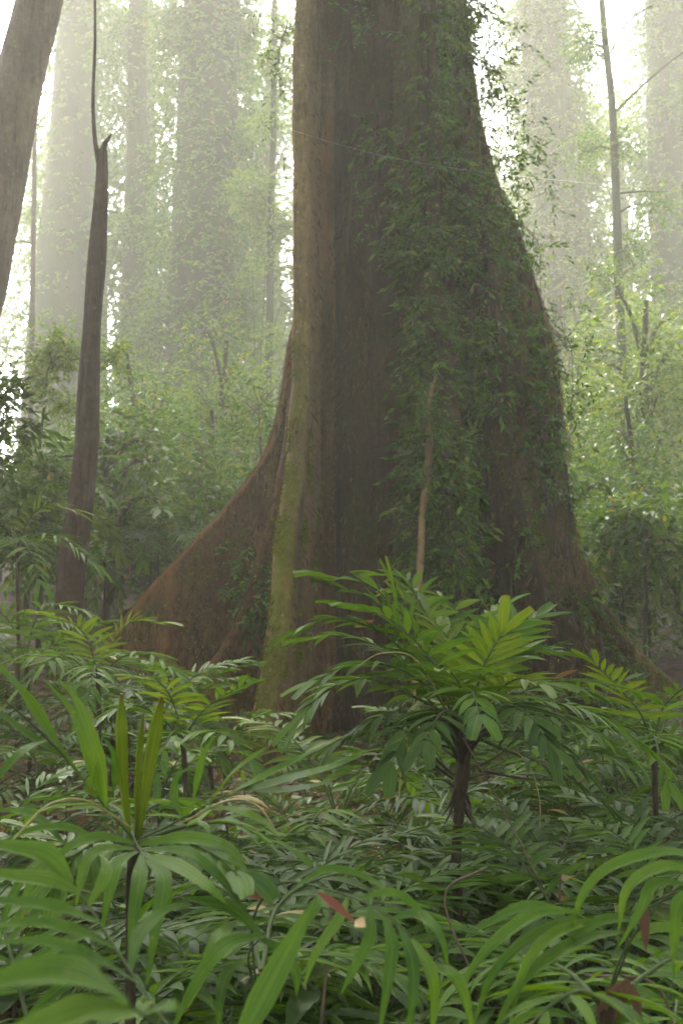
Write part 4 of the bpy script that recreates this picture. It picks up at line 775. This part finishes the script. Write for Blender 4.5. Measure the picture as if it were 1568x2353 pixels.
# --- other foreground palms whose stems are out of sight or low
def low_palm(label, base, L_, seed, group='walking palms in the foreground', stem=True, top=None):
    b = ground_at(*base) if len(base) == 2 else Vector((base[0], base[1], gz(base[0], base[1])))
    r_ = empty('walking_palm', b, label, 'palm', group)
    if stem:
        t_ = top or pp([L_[0][0][0]])[0]; g = Geo(); tube(g, [b - Vector((0, 0, .05)), (b + t_) / 2 + Vector((.01, 0, 0)), t_], [.018, .014, .016], 8, n=14, lump=.2); g.build('stem', M['stem'], r_)
    fronds(r_, L_, seed); return r_
def strap_palm(label, base, top, lst, seed, L_=()):
    b = ground_at(*base) if base[1] > 1.6 else Vector((base[0], base[1], gz(*base))); r_ = empty('walking_palm', b, label, 'palm', 'walking palms in the foreground'); t_ = P(*top)
    g = Geo(); tube(g, [b - Vector((0, 0, .05)), (b + t_) / 2 + Vector((.01, 0, 0)), t_], [.018, .014, .016], 8, n=14, lump=.2); g.build('stem', M['stem'], r_)
    for (rach, straps, mt) in lst: strap_frond(r_, rach, straps, M[mt])
    fronds(r_, L_, seed)
strap_palm('near palm frond with wide leaflets sweeping in at the bottom left corner', (-.35, 1.3), (440, 2440, 1.5), [
 ([(440, 2440, 1.5), (300, 2230, 1.6), (210, 2090, 1.68), (160, 2010, 1.72)], [
  ([(165, 2030, 1.7), (110, 1965, 1.7), (30, 1945, 1.7), (-70, 1930, 1.7)], .050), ([(185, 2050, 1.68), (110, 2020, 1.66), (20, 2010, 1.66), (-60, 1990, 1.66)], .04),
  ([(230, 2120, 1.65), (140, 2085, 1.6), (40, 2070, 1.6), (-70, 2070, 1.6)], .030), ([(270, 2180, 1.6), (160, 2130, 1.55), (50, 2120, 1.55), (-70, 2140, 1.5)], .026),
  ([(320, 2260, 1.58), (200, 2190, 1.5), (80, 2160, 1.5), (-70, 2180, 1.45)], .026), ([(205, 2080, 1.68), (240, 2020, 1.7), (245, 1990, 1.72), (230, 1960, 1.75)], .03),
  ([(300, 2230, 1.6), (320, 2150, 1.65), (380, 2090, 1.7), (440, 2080, 1.7)], .03), ([(350, 2300, 1.55), (300, 2330, 1.5), (240, 2340, 1.45), (150, 2330, 1.4)], .025)], 'palm_front'),
 ([(440, 2440, 1.5), (380, 2370, 1.2), (300, 2310, .98)], [
  ([(300, 2310, .98), (200, 2240, .93), (60, 2235, .9), (-120, 2290, .9)], .050), ([(300, 2312, .98), (180, 2320, .95), (50, 2370, .95), (-60, 2420, .95)], .04),
  ([(330, 2330, 1.05), (390, 2310, 1.0), (420, 2320, 1.0)], .02)], 'palm_front')], 3)
strap_palm('foreground palm with hanging leaflets at the bottom centre', (560, 2.7), (590, 2280, 2.6), [
 ([(590, 2280, 2.6), (580, 2120, 2.5), (640, 2030, 2.3), (760, 2045, 2.15), (870, 2090, 2.0), (950, 2160, 1.95), (1000, 2260, 1.95)], [
  ([(740, 2042, 2.15), (720, 2090, 2.1), (670, 2150, 2.1), (640, 2190, 2.1)], .032), ([(800, 2060, 2.1), (775, 2115, 2.05), (725, 2190, 2.0), (695, 2275, 2.0)], .030),
  ([(848, 2080, 2.05), (850, 2150, 2.0), (810, 2230, 1.98), (780, 2290, 1.98)], .030), ([(880, 2100, 2.0), (900, 2170, 1.95), (888, 2270, 1.93), (868, 2385, 1.93)], .032),
  ([(915, 2125, 1.98), (945, 2200, 1.92), (948, 2290, 1.9), (930, 2410, 1.9)], .030), ([(945, 2155, 1.95), (985, 2220, 1.9), (998, 2300, 1.9), (985, 2410, 1.9)], .030),
  ([(900, 2110, 2.0), (960, 2100, 2.0), (1010, 2150, 1.95), (1030, 2230, 1.95)], .030), ([(975, 2210, 1.95), (1040, 2240, 1.9), (1070, 2300, 1.9), (1090, 2400, 1.9)], .032),
  ([(820, 2065, 2.1), (900, 2050, 2.1), (960, 2090, 2.1), (985, 2150, 2.1)], .028), ([(680, 2035, 2.2), (760, 1995, 2.25), (850, 2020, 2.25), (900, 2060, 2.2)], .026)], 'palm_front'),
 ([(590, 2280, 2.6), (570, 2200, 2.3), (600, 2150, 2.1)], [
  ([(605, 2150, 2.1), (530, 2165, 2.05), (460, 2240, 2.0), (380, 2400, 2.0)], .044), ([(545, 2115, 2.2), (505, 2150, 2.1), (470, 2230, 2.05), (425, 2330, 2.05)], .042),
  ([(600, 2150, 2.15), (540, 2090, 2.2), (470, 2070, 2.2), (410, 2060, 2.2)], .04), ([(600, 2155, 2.1), (650, 2190, 2.1), (680, 2240, 2.1), (680, 2290, 2.1)], .036), ([(560, 2200, 2.2), (520, 2240, 2.15), (505, 2300, 2.1), (500, 2390, 2.1)], .034)], 'palm')], 4,
 [([(600, 2230, 2.6), (690, 2200, 2.7), (780, 2190, 2.75), (880, 2230, 2.7)], 9, .2, .026, 'palm', dict(pet=.3, droop=1.0)),
 ([(600, 2230, 2.6), (640, 2080, 2.9), (760, 2010, 3.0), (900, 2010, 3.1)], 9, .22, .026, 'palm_dark', dict(pet=.35, droop=.9)), ([(600, 2230, 2.6), (560, 2090, 2.9), (480, 2030, 3.0), (400, 2050, 3.1)], 9, .22, .028, 'palm', dict(pet=.35, droop=.9))])
strap_palm('foreground palm with big arching leaflets at the lower right corner', (1400, 2.5), (1390, 2300, 2.2), [
 ([(1390, 2300, 2.2), (1430, 2190, 2.1), (1510, 2080, 2.0), (1620, 1990, 1.95)], [
  ([(1620, 1985, 1.95), (1530, 1955, 2.0), (1400, 1990, 2.0), (1335, 2060, 2.0), (1312, 2150, 2.0)], .034), ([(1600, 2005, 1.95), (1520, 1990, 1.95), (1440, 2040, 1.95), (1418, 2150, 1.95)], .034),
  ([(1570, 2030, 1.95), (1500, 2030, 1.95), (1470, 2090, 1.93), (1410, 2190, 1.93)], .030), ([(1620, 2030, 1.9), (1560, 2070, 1.9), (1548, 2150, 1.9), (1545, 2260, 1.9)], .032),
  ([(1480, 2120, 2.05), (1400, 2110, 2.0), (1320, 2150, 2.0), (1260, 2230, 2.0)], .03), ([(1450, 2160, 2.1), (1510, 2130, 2.1), (1580, 2150, 2.1), (1620, 2200, 2.1)], .032)], 'palm_front'),
 ([(1390, 2300, 2.2), (1440, 2170, 2.1), (1400, 2110, 2.05), (1320, 2090, 2.0)], [
  ([(1340, 2095, 2.0), (1240, 2095, 1.98), (1150, 2150, 1.95), (1090, 2215, 1.95), (1050, 2290, 1.95)], .034), ([(1390, 2110, 2.03), (1280, 2140, 1.98), (1205, 2220, 1.95), (1165, 2380, 1.95)], .032),
  ([(1430, 2140, 2.08), (1330, 2160, 2.0), (1200, 2250, 1.95), (1120, 2400, 1.95)], .036), ([(1330, 2100, 2.0), (1220, 2150, 2.0), (1130, 2240, 2.0), (1080, 2380, 2.0)], .03),
  ([(1300, 2090, 2.0), (1210, 2080, 2.0), (1130, 2115, 2.0), (1090, 2140, 2.0)], .030)], 'palm_front')], 5,
 [([(1390, 2320, 2.2), (1300, 2230, 2.4), (1200, 2200, 2.5), (1100, 2230, 2.5)], 8, .22, .024, 'palm', dict(pet=.3, droop=1.0)),
 ([(1390, 2320, 2.2), (1480, 2240, 2.4), (1560, 2200, 2.5), (1640, 2230, 2.6)], 8, .22, .024, 'palm', dict(pet=.3, droop=1.0)), ([(1390, 2320, 2.2), (1350, 2280, 2.0), (1290, 2290, 1.9), (1220, 2350, 1.85)], 8, .2, .024, 'palm', dict(pet=.3, droop=1.1))])
# single blade crossing the bottom
bl = empty('broad_blade', ground_at(520, 1.75), 'single upright blade-like leaf leaning right at the bottom centre', 'leaf')
g = Geo(); q0, q1 = np.array(P(530, 2430, 1.6)), np.array(P(722, 2058, 1.7)); d_ = norm(q1 - q0)
leaflet(g, q0, d_, np.array([.88, -.2, -.42]), np.array([.2, -1., .1]), np.linalg.norm(q1 - q0) * 1.02, .038, .05, m=10, lift=0)
g.build('blade', M['palm_front'], bl)
g = Geo(); tube(g, [ground_at(520, 1.75), Vector(q0 + np.array([-.02, .05, -.15])), Vector(q0)], [.006, .003], 5, n=10); g.build('stalk', M['rachis'], bl)
# right-hand palms
low_palm('palm with bright tufted fronds standing at the right edge mid-height', (1500, 5.6), [
 ([(1500, 1720, 5.6), (1470, 1640, 5.5), (1420, 1580, 5.4), (1370, 1530, 5.3)], 9, .24, .03, 'palm_young', dict(pet=.3, droop=.4)),
 ([(1500, 1720, 5.6), (1520, 1630, 5.5), (1570, 1580, 5.4), (1620, 1560, 5.4)], 9, .24, .03, 'palm', dict(pet=.3, droop=.5)),
 ([(1500, 1720, 5.6), (1550, 1690, 5.3), (1600, 1710, 5.2), (1640, 1760, 5.2)], 8, .24, .03, 'palm', dict(pet=.3, droop=.8)),
 ([(1500, 1720, 5.6), (1440, 1670, 5.4), (1370, 1680, 5.3), (1310, 1720, 5.2)], 9, .24, .026, 'palm', dict(pet=.3, droop=.7)),
 ([(1500, 1720, 5.6), (1500, 1690, 5.2), (1510, 1720, 5.0), (1530, 1790, 4.9)], 8, .24, .03, 'palm', dict(pet=.3, droop=.9)),
 ([(1500, 1720, 5.6), (1480, 1620, 5.9), (1430, 1560, 6.1), (1370, 1570, 6.3)], 9, .24, .03, 'palm_dark', dict(pet=.3, droop=.5)),
 ([(1500, 1720, 5.6), (1540, 1640, 5.9), (1590, 1620, 6.1), (1640, 1640, 6.3)], 9, .24, .026, 'palm_dark', dict(pet=.3, droop=.6))], 6)
low_palm('palm with silvery leaflets behind the lower right blades', (1300, 5.2), [
 ([(1290, 2080, 5.21), (1240, 1990, 5.08), (1160, 1950, 4.96), (1080, 1960, 4.84)], 10, .28, .034, 'palm', dict(pet=.25, droop=1.1)),
 ([(1290, 2080, 5.21), (1330, 1990, 5.08), (1400, 1960, 4.96), (1480, 1990, 4.84)], 10, .28, .034, 'palm', dict(pet=.25, droop=1.1)),
 ([(1290, 2080, 5.21), (1280, 2020, 4.71), (1270, 2030, 4.46), (1250, 2090, 4.22)], 9, .28, .034, 'palm', dict(pet=.25, droop=1.2)),
 ([(1290, 2080, 5.21), (1350, 2060, 4.71), (1400, 2090, 4.46), (1440, 2150, 4.34)], 9, .28, .032, 'palm_dark', dict(pet=.25, droop=1.1)),
 ([(1290, 2080, 5.21), (1290, 1960, 5.58), (1320, 1900, 5.83), (1380, 1870, 6.08)], 9, .28, .032, 'palm', dict(pet=.25, droop=.7)),
 ([(1290, 2080, 5.21), (1220, 1970, 5.58), (1160, 1900, 5.83), (1090, 1900, 6.08)], 9, .28, .032, 'palm_dark', dict(pet=.25, droop=.7))], 7)
low_palm('small bright-fronded palm left of the mossy buttress foot', (430, 6.2), [
 ([(420, 1700, 6.2), (460, 1640, 6.0), (510, 1600, 5.9), (550, 1580, 5.8)], 9, .24, .034, 'palm', dict(pet=.25, droop=.4)),
 ([(420, 1700, 6.2), (470, 1680, 5.8), (520, 1690, 5.6), (570, 1740, 5.5)], 9, .26, .034, 'palm', dict(pet=.25, droop=.8)),
 ([(420, 1700, 6.2), (400, 1620, 6.1), (370, 1570, 6.0), (330, 1560, 6.0)], 9, .26, .03, 'palm_young', dict(pet=.25, droop=.6)),
 ([(420, 1700, 6.2), (360, 1640, 6.0), (290, 1620, 5.9), (220, 1660, 5.8)], 9, .26, .03, 'palm', dict(pet=.25, droop=.7)),
 ([(420, 1700, 6.2), (400, 1680, 5.8), (380, 1710, 5.6), (360, 1770, 5.5)], 9, .26, .03, 'palm', dict(pet=.25, droop=.9))], 8)
low_palm('palm with spread fronds on the left bank before the left buttress', (225, 7.6), [
 ([(225, 1560, 7.6), (210, 1490, 7.5), (180, 1440, 7.4), (130, 1420, 7.3)], 10, .32, .032, 'palm_young', dict(pet=.25, droop=.5)),
 ([(225, 1560, 7.6), (260, 1480, 7.6), (300, 1430, 7.6), (360, 1430, 7.6)], 10, .32, .032, 'palm_young', dict(pet=.25, droop=.5)),
 ([(225, 1560, 7.6), (280, 1510, 7.3), (340, 1500, 7.1), (400, 1540, 7.0)], 10, .32, .032, 'palm', dict(pet=.25, droop=.8)),
 ([(225, 1560, 7.6), (160, 1510, 7.3), (110, 1520, 7.1), (60, 1570, 7.0)], 10, .32, .032, 'palm', dict(pet=.25, droop=.8)),
 ([(225, 1560, 7.6), (220, 1530, 7.1), (215, 1550, 6.8), (200, 1620, 6.6)], 10, .3, .032, 'palm', dict(pet=.25, droop=.9))], 9)
low_palm('palm at the left edge with ladder-like drooping leaflets', (70, 8.2), [
 ([(60, 1520, 8.2), (80, 1430, 8.1), (120, 1390, 8.0), (180, 1400, 7.9)], 10, .34, .03, 'palm', dict(pet=.25, droop=.8)),
 ([(60, 1520, 8.2), (30, 1440, 8.1), (-10, 1400, 8.0), (-60, 1400, 7.9)], 10, .34, .03, 'palm', dict(pet=.25, droop=.8)),
 ([(60, 1520, 8.2), (90, 1500, 7.7), (130, 1520, 7.5), (170, 1570, 7.4)], 10, .34, .03, 'palm', dict(pet=.25, droop=.9))], 10)
low_palm('taller feathery palm at the far left beside the snag', (40, 9.2), [
 ([(40, 1260, 9.2), (70, 1190, 9.2), (110, 1160, 9.2), (160, 1170, 9.2)], 10, .38, .034, 'palm_young', dict(pet=.25, droop=.6)),
 ([(40, 1260, 9.2), (90, 1230, 8.9), (150, 1240, 8.8), (210, 1290, 8.7)], 10, .38, .03, 'palm', dict(pet=.25, droop=.9)),
 ([(40, 1260, 9.2), (10, 1190, 9.2), (-30, 1160, 9.2), (-80, 1180, 9.2)], 10, .38, .03, 'palm', dict(pet=.25, droop=.8)),
 ([(40, 1260, 9.2), (50, 1240, 8.7), (70, 1270, 8.4), (90, 1330, 8.2)], 10, .36, .03, 'palm', dict(pet=.25, droop=.9))], 11)

# --- repeated understory palms, ferns and seedlings sharing meshes
def rand_frond_pts(L, el, dr, rg):
    p = np.zeros(3); out = [p.copy()]; e = el; az = 0
    for k in range(6):
        p = p + L / 6 * np.array([math.cos(e) * math.cos(az), math.cos(e) * math.sin(az), math.sin(e)]); e -= dr / 6; az += rg.normal() * .06; out.append(p.copy())
    return out
def frond_mesh(seed, L, el, dr, n, Ll, W, mat, **kw):
    rg = np.random.default_rng(seed); g = Geo(); gr = Geo(); frond_geo(g, gr, rand_frond_pts(L, el, dr, rg), n, Ll, W, rg=rg, hero=False, **kw)
    o = g.build('frond', mat); q = gr.build('rachis', M['rachis']); r_ = (o.data, q.data); bpy.data.objects.remove(o); bpy.data.objects.remove(q); return r_
FM = {}
for mt in ('palm', 'palm_dark', 'palm_young'):
    FM[mt] = [frond_mesh(200 + i, .72 + .09 * (i % 3), R(70 - 17 * i), R(75 + 6 * i), 12 + i % 3, .26, .030, M[mt], pet=.28, droop=.6 + .1 * i, gappy=.3) for i in range(5)]
FM['fern'] = [frond_mesh(300 + i, .42, R(60 - 14 * i), R(80), 18, .085, .013, M['fern'], pet=.18, droop=.4, end_broad=False, sweep=(80, 60), taper=.25) for i in range(4)]
FM['dead'] = [frond_mesh(400 + i, .6, R(10 - 30 * i), R(95), 9, .2, .018, M['dead'], pet=.28, droop=1.6, gappy=.5) for i in range(2)]
stem_me = None
def stem_mesh():
    g = Geo(); tube(g, [(0, 0, -.1), (.02, 0, .45), (0, 0, 1)], [.02, .015, .017], 8, n=14, lump=.2); o = g.build('stem', M['stem']); me = o.data; bpy.data.objects.remove(o); return me
stem_me = stem_mesh()
def inst_palm(name, b, h, kind, s, rg, label, cat, group, nf):
    r_ = empty(name, b, label, cat, group)
    if h > .05:
        o = bpy.data.objects.new('stem', stem_me); COL.objects.link(o); o.parent = r_; o.scale = (1, 1, h)
    for k in range(nf):
        L_ = FM[kind]; i = int(k / nf * len(L_)); fm, rm = L_[i] if rg.random() < .8 else L_[rg.integers(len(L_))]
        if kind == 'palm' and rg.random() < .12: fm, rm = FM['palm_young'][i]
        if kind != 'fern' and k == nf - 1 and rg.random() < .45: fm, rm = FM['dead'][k % 2]
        elif kind == 'palm' and rg.random() < .25: fm, rm = FM['palm_dark'][i]
        o = bpy.data.objects.new('frond', fm); COL.objects.link(o); o.parent = r_; o.location = (0, 0, h); o.rotation_euler = (rg.normal() * .12, rg.normal() * .12, 2.4 * k + rg.normal() * .3); q = s * rg.uniform(.8, 1.15); o.scale = (q, q, q)
        o2 = bpy.data.objects.new('rachis', rm); COL.objects.link(o2); o2.parent = o
    return r_
ZN = [(130, 'at the far left'), (290, 'below the snag'), (470, 'in front of the left buttress'), (640, 'at the foot of the mossy buttress'), (860, 'before the dark trunk hollow'), (1040, 'around the pale root'), (1200, 'behind the palm stem'), (1390, 'below the right buttress'), (1700, 'at the far right')]
def zone(px):
    for x, n_ in ZN:
        if px < x: return n_
    return ZN[-1][1]
def scatter(name, cat, group, noun, n, Yr, hr, kind, sr, nf, seed, avoid=()):
    rg = np.random.default_rng(seed); pl = []; tries = 0
    while len(pl) < n and tries < n * 60:
        tries += 1; Y = Yr[0] + (Yr[1] - Yr[0]) * rg.random() ** .8; px = rg.uniform(-60, 1630)
        b = ground_at(px, Y)
        if (Vector((b.x, b.y)) - C).length < 1.5 or abs(b.y - C.y) < 1.2 and abs(b.x - C.x) < 3: continue
        if any((b - p[1]).length < .33 for p in pl): continue
        if any(ax0 < px < ax1 and ay0 < Y < ay1 for (ax0, ax1, ay0, ay1) in avoid): continue
        pl.append((px, b, Y))
    cnt = {}
    for px, b, Y in sorted(pl, key=lambda q: q[0]):
        dz = 'near' if Y < (Yr[0] * .55 + Yr[1] * .45) else 'far'; zk = (zone(px), dz); cnt[zk] = cnt.get(zk, 0) + 1
        lab = f'{noun}, {ORD[cnt[zk] - 1].replace(" from left", "")} {"near" if dz == "near" else "far"} one {zk[0]}'
        cen = 500 < px < 1000 and Y > 7 or px > 1280 and Y > 8.5 and name == 'understory_palm'; h = rg.uniform(*hr) * (.12 if cen else 1); inst_palm(name, b, h, kind, rg.uniform(*sr) * (.62 if cen else 1), rg, lab, cat, group, nf)
scatter('understory_palm', 'palm', 'understory palms round the giant tree', 'green feather-leaved understory palm', 52, (5.2, 11.8), (.12, .6), 'palm', (.85, 1.25), 10, 500, avoid=[(500, 700, 4, 11.6)])
scatter('dwarf_palm', 'palm', 'dwarf palms on the near forest floor', 'low dark green dwarf palm', 26, (3.1, 5.4), (.05, .22), 'palm_dark', (.7, 1.0), 8, 501, avoid=[(880, 1290, 2, 4.8)])
scatter('arching_palm', 'palm', 'arching palms before the giant tree', 'arching bright green floor palm', 24, (3.3, 6.6), (.02, .10), 'palm', (.62, .85), 9, 507, avoid=[(-100, 420, 0, 9), (850, 1330, 2, 4.8), (1250, 1700, 0, 9)])
scatter('floor_palm', 'palm', 'low palms among the foreground fronds', 'sprawling foreground palm', 13, (2.9, 4.4), (.08, .25), 'palm', (.95, 1.25), 9, 508, avoid=[(850, 1330, 2, 4.8), (200, 420, 2, 3.6)])
scatter('ground_fern', 'fern', 'ferns on the forest floor', 'small lacy ground fern', 44, (3.2, 11.5), (0, .02), 'fern', (.8, 1.4), 8, 502, avoid=[(900, 1240, 2, 4.7)])
scatter('misty_palm', 'palm', 'misty palms behind the giant tree', 'hazy palm', 24, (12.6, 17), (.4, 1.6), 'palm', (1.2, 1.7), 9, 503)

for i, (xa, ya, xb, yb, Y, r, lab) in enumerate([(640, 1990, 900, 2010, 5.4, .022, 'fallen mossy branch lying on the litter below the mossy buttress'), (60, 1760, 260, 1820, 7.0, .03, 'fallen branch on the left bank under the palms'), (700, 2290, 980, 2330, 2.9, .012, 'reddish fallen stick at the bottom centre'), (1180, 1900, 1420, 1880, 6.2, .02, 'fallen branch below the right buttress')]):
    a_, b_ = ground_at(xa, Y), ground_at(xb, Y + .5); g = Geo(); pts = [a_ + (b_ - a_) * f + Vector((0, .12 * math.sin(f * 5 + i), .03 + .05 * math.sin(f * 7 + i))) for f in (0, .25, .5, .75, 1)]
    tube(g, pts, [r, r * .8, r * .4], 8, n=26, lump=.3, seed=i); tag(g.build('fallen_branch', M['bark_brown']), lab, 'branch')
# --- broad-leaved seedlings on the floor
def seedling(seed):
    rg = np.random.default_rng(seed); g = Geo(); st = Geo(); tube(st, [(0, 0, -.05), (.02, 0, .2), (0, .02, .42)], [.005, .003], 5, n=8)
    for k in range(16):
        z = .1 + .32 * k / 16; a = k * 2.4 + rg.normal() * .3; d = np.array([math.cos(a), math.sin(a), .25]); d /= np.linalg.norm(d); s = np.array([-math.sin(a), math.cos(a), 0])
        leaflet(g, (0, 0, z), d, s, np.array([0, 0, 1.]), rg.uniform(.10, .17), rg.uniform(.04, .06), .9, m=6, fold=.12)
    a = g.build('foliage', M['understory']); b_ = st.build('stem', M['twig']); r_ = (a.data, b_.data); bpy.data.objects.remove(a); bpy.data.objects.remove(b_); return r_
SD = [seedling(600 + i) for i in range(3)]
rg = np.random.default_rng(77); cnt = {}; pl = []
for i in range(46):
    Y = rg.uniform(3, 11); px = rg.uniform(-30, 1600); pl.append((px, Y))
for px, Y in sorted(pl):
    zk = (zone(px), Y < 6); cnt[zk] = cnt.get(zk, 0) + 1; b = ground_at(px, Y)
    if (Vector((b.x, b.y)) - C).length < 1.5 or 920 < px < 1220 and Y < 4.8: continue
    r_ = empty('seedling', b, f'broad-leaved seedling, {ORD[cnt[zk]-1]} of the {"nearer" if Y < 6 else "farther"} ones {zk[0]}', 'seedling', 'broad-leaved seedlings on the forest floor'); a, s = SD[rg.integers(3)]
    for nm, me in (('foliage', a), ('stem', s)):
        o = bpy.data.objects.new(nm, me); COL.objects.link(o); o.parent = r_
    q = rg.uniform(.7, 1.7); r_.scale = (q, q, q); r_.rotation_euler = (0, 0, rg.uniform(0, 6))

# --- leaf litter, fallen leaves, twigs
def litter():
    rg = np.random.default_rng(9); n = 26000; Y = 1.0 + 11 * rg.random(n) ** 1.1; X = (rg.random(n) - .5) * (1.4 + .75 * Y)
    Z = np.array([gz(a, b_) for a, b_ in zip(X, Y)]) + rg.random(n) * .02
    d = rg.normal(size=(n, 3)); d[:, 2] *= .18
    V, F = leaf_quads(np.stack([X, Y, Z], 1), d, rg.uniform(.05, .12, n), rg.uniform(.02, .045, n), rg)
    tag(mk('leaf_litter', V, F, M['dead'], smooth=False), 'brown and reddish dead leaves strewn over the forest floor', 'leaf litter', kind='stuff')
litter()
def dead_leaf(label, a, b_, Y, W, mat, droop=.3):
    p, q = np.array(P(*a, Y)), np.array(P(*b_, Y - .05)); d = q - p; L = np.linalg.norm(d); d /= L; s = norm(np.cross(d, np.array([0, -1., .5]))); g = Geo()
    leaflet(g, p, d, s, norm(np.cross(s, d)), L, W, droop, m=8, fold=.2, lift=.1); tag(g.build('dead_leaf', M[mat]), label, 'dead leaf', 'dead leaves caught in the palms')
dead_leaf('red-brown dead leaf caught on the fronds at the lower centre', (510, 2020), (640, 2062), 2.5, .026, 'dead_red')
dead_leaf('long reddish dead leaf lying on the drooping bottom frond', (730, 2050), (830, 2112), 2.0, .016, 'dead_red')
dead_leaf('pale cream dead leaf resting on the silvery palm', (1270, 2050), (1335, 2078), 4.6, .035, 'dead_pale')
dead_leaf('orange-brown dead leaf tip on the right of the palm crown', (1270, 1560), (1325, 1530), 4.7, .02, 'dead')
dead_leaf('tan dead leaf caught in the upper left of the palm crown', (815, 1440), (860, 1418), 4.8, .03, 'dead')
dead_leaf('small pale leaf stuck on the hanging bottom frond', (815, 2115), (845, 2120), 1.9, .02, 'dead_pale')
dead_leaf('yellow fallen leaf near the base of the pale root', (975, 1842), (1000, 1835), 7, .05, 'dead_pale')
for i, (x, y, x2, y2) in enumerate([(1475, 2060, 1480, 2190), (1440, 2250, 1350, 2330), (1450, 2260, 1470, 2352), (1445, 2250, 1400, 2345)]):
    dead_leaf('curled dark brown dead leaf hanging at the lower right, ' + ('uppermost of the cluster', 'reaching furthest left', 'pointing down on the right', 'middle one pointing down')[i], (x, y), (x2, y2), 2.0, .019, 'dead_dark', .2)
for i, (a, m_, c, Y, lab) in enumerate([((1065, 1700), (1150, 1850), (1300, 2150), 4.2, 'long thin dry stalk slanting down right of the palm stem'), ((1120, 1990), (1020, 2070), (1130, 2330), 3.2, 'reddish dry twig slanting past the palm stem'), ((1340, 2240), (1500, 2260), (1560, 2400), 2.6, 'curved bare twig at the lower right corner'), ((40, 1300), (30, 1200), (60, 1500), 8.8, 'thin brown upright sapling stem at the far left')]):
    g = Geo(); tube(g, [P(*a, Y), P(*m_, Y), P(*c, Y)], [.004, .003], 5, n=16); tag(g.build('dry_twig', M['twig']), lab, 'twig', 'dry twigs among the palms')

# ------------------------------------------------------------------ haze
def haze():
    x0, x1, y0, y1, z0, z1 = -48, 48, -10, 72, -2.5, 27
    V = [(x, y, z) for z in (z0, z1) for y in (y0, y1) for x in (x0, x1)]
    F = [(0, 2, 3, 1), (4, 5, 7, 6), (0, 1, 5, 4), (2, 6, 7, 3), (0, 4, 6, 2), (1, 3, 7, 5)]
    m, t, out = newmat('haze'); v = t.nodes.new('ShaderNodeVolumePrincipled')
    v.inputs['Color'].default_value = (.95, .93, .81, 1); v.inputs['Density'].default_value = .0036; v.inputs['Anisotropy'].default_value = .62
    t.links.new(v.outputs[0], out.inputs['Volume'])
    tag(mk('haze', V, F, m, smooth=False), 'pale fog filling the whole forest', 'haze', kind='stuff')
haze()
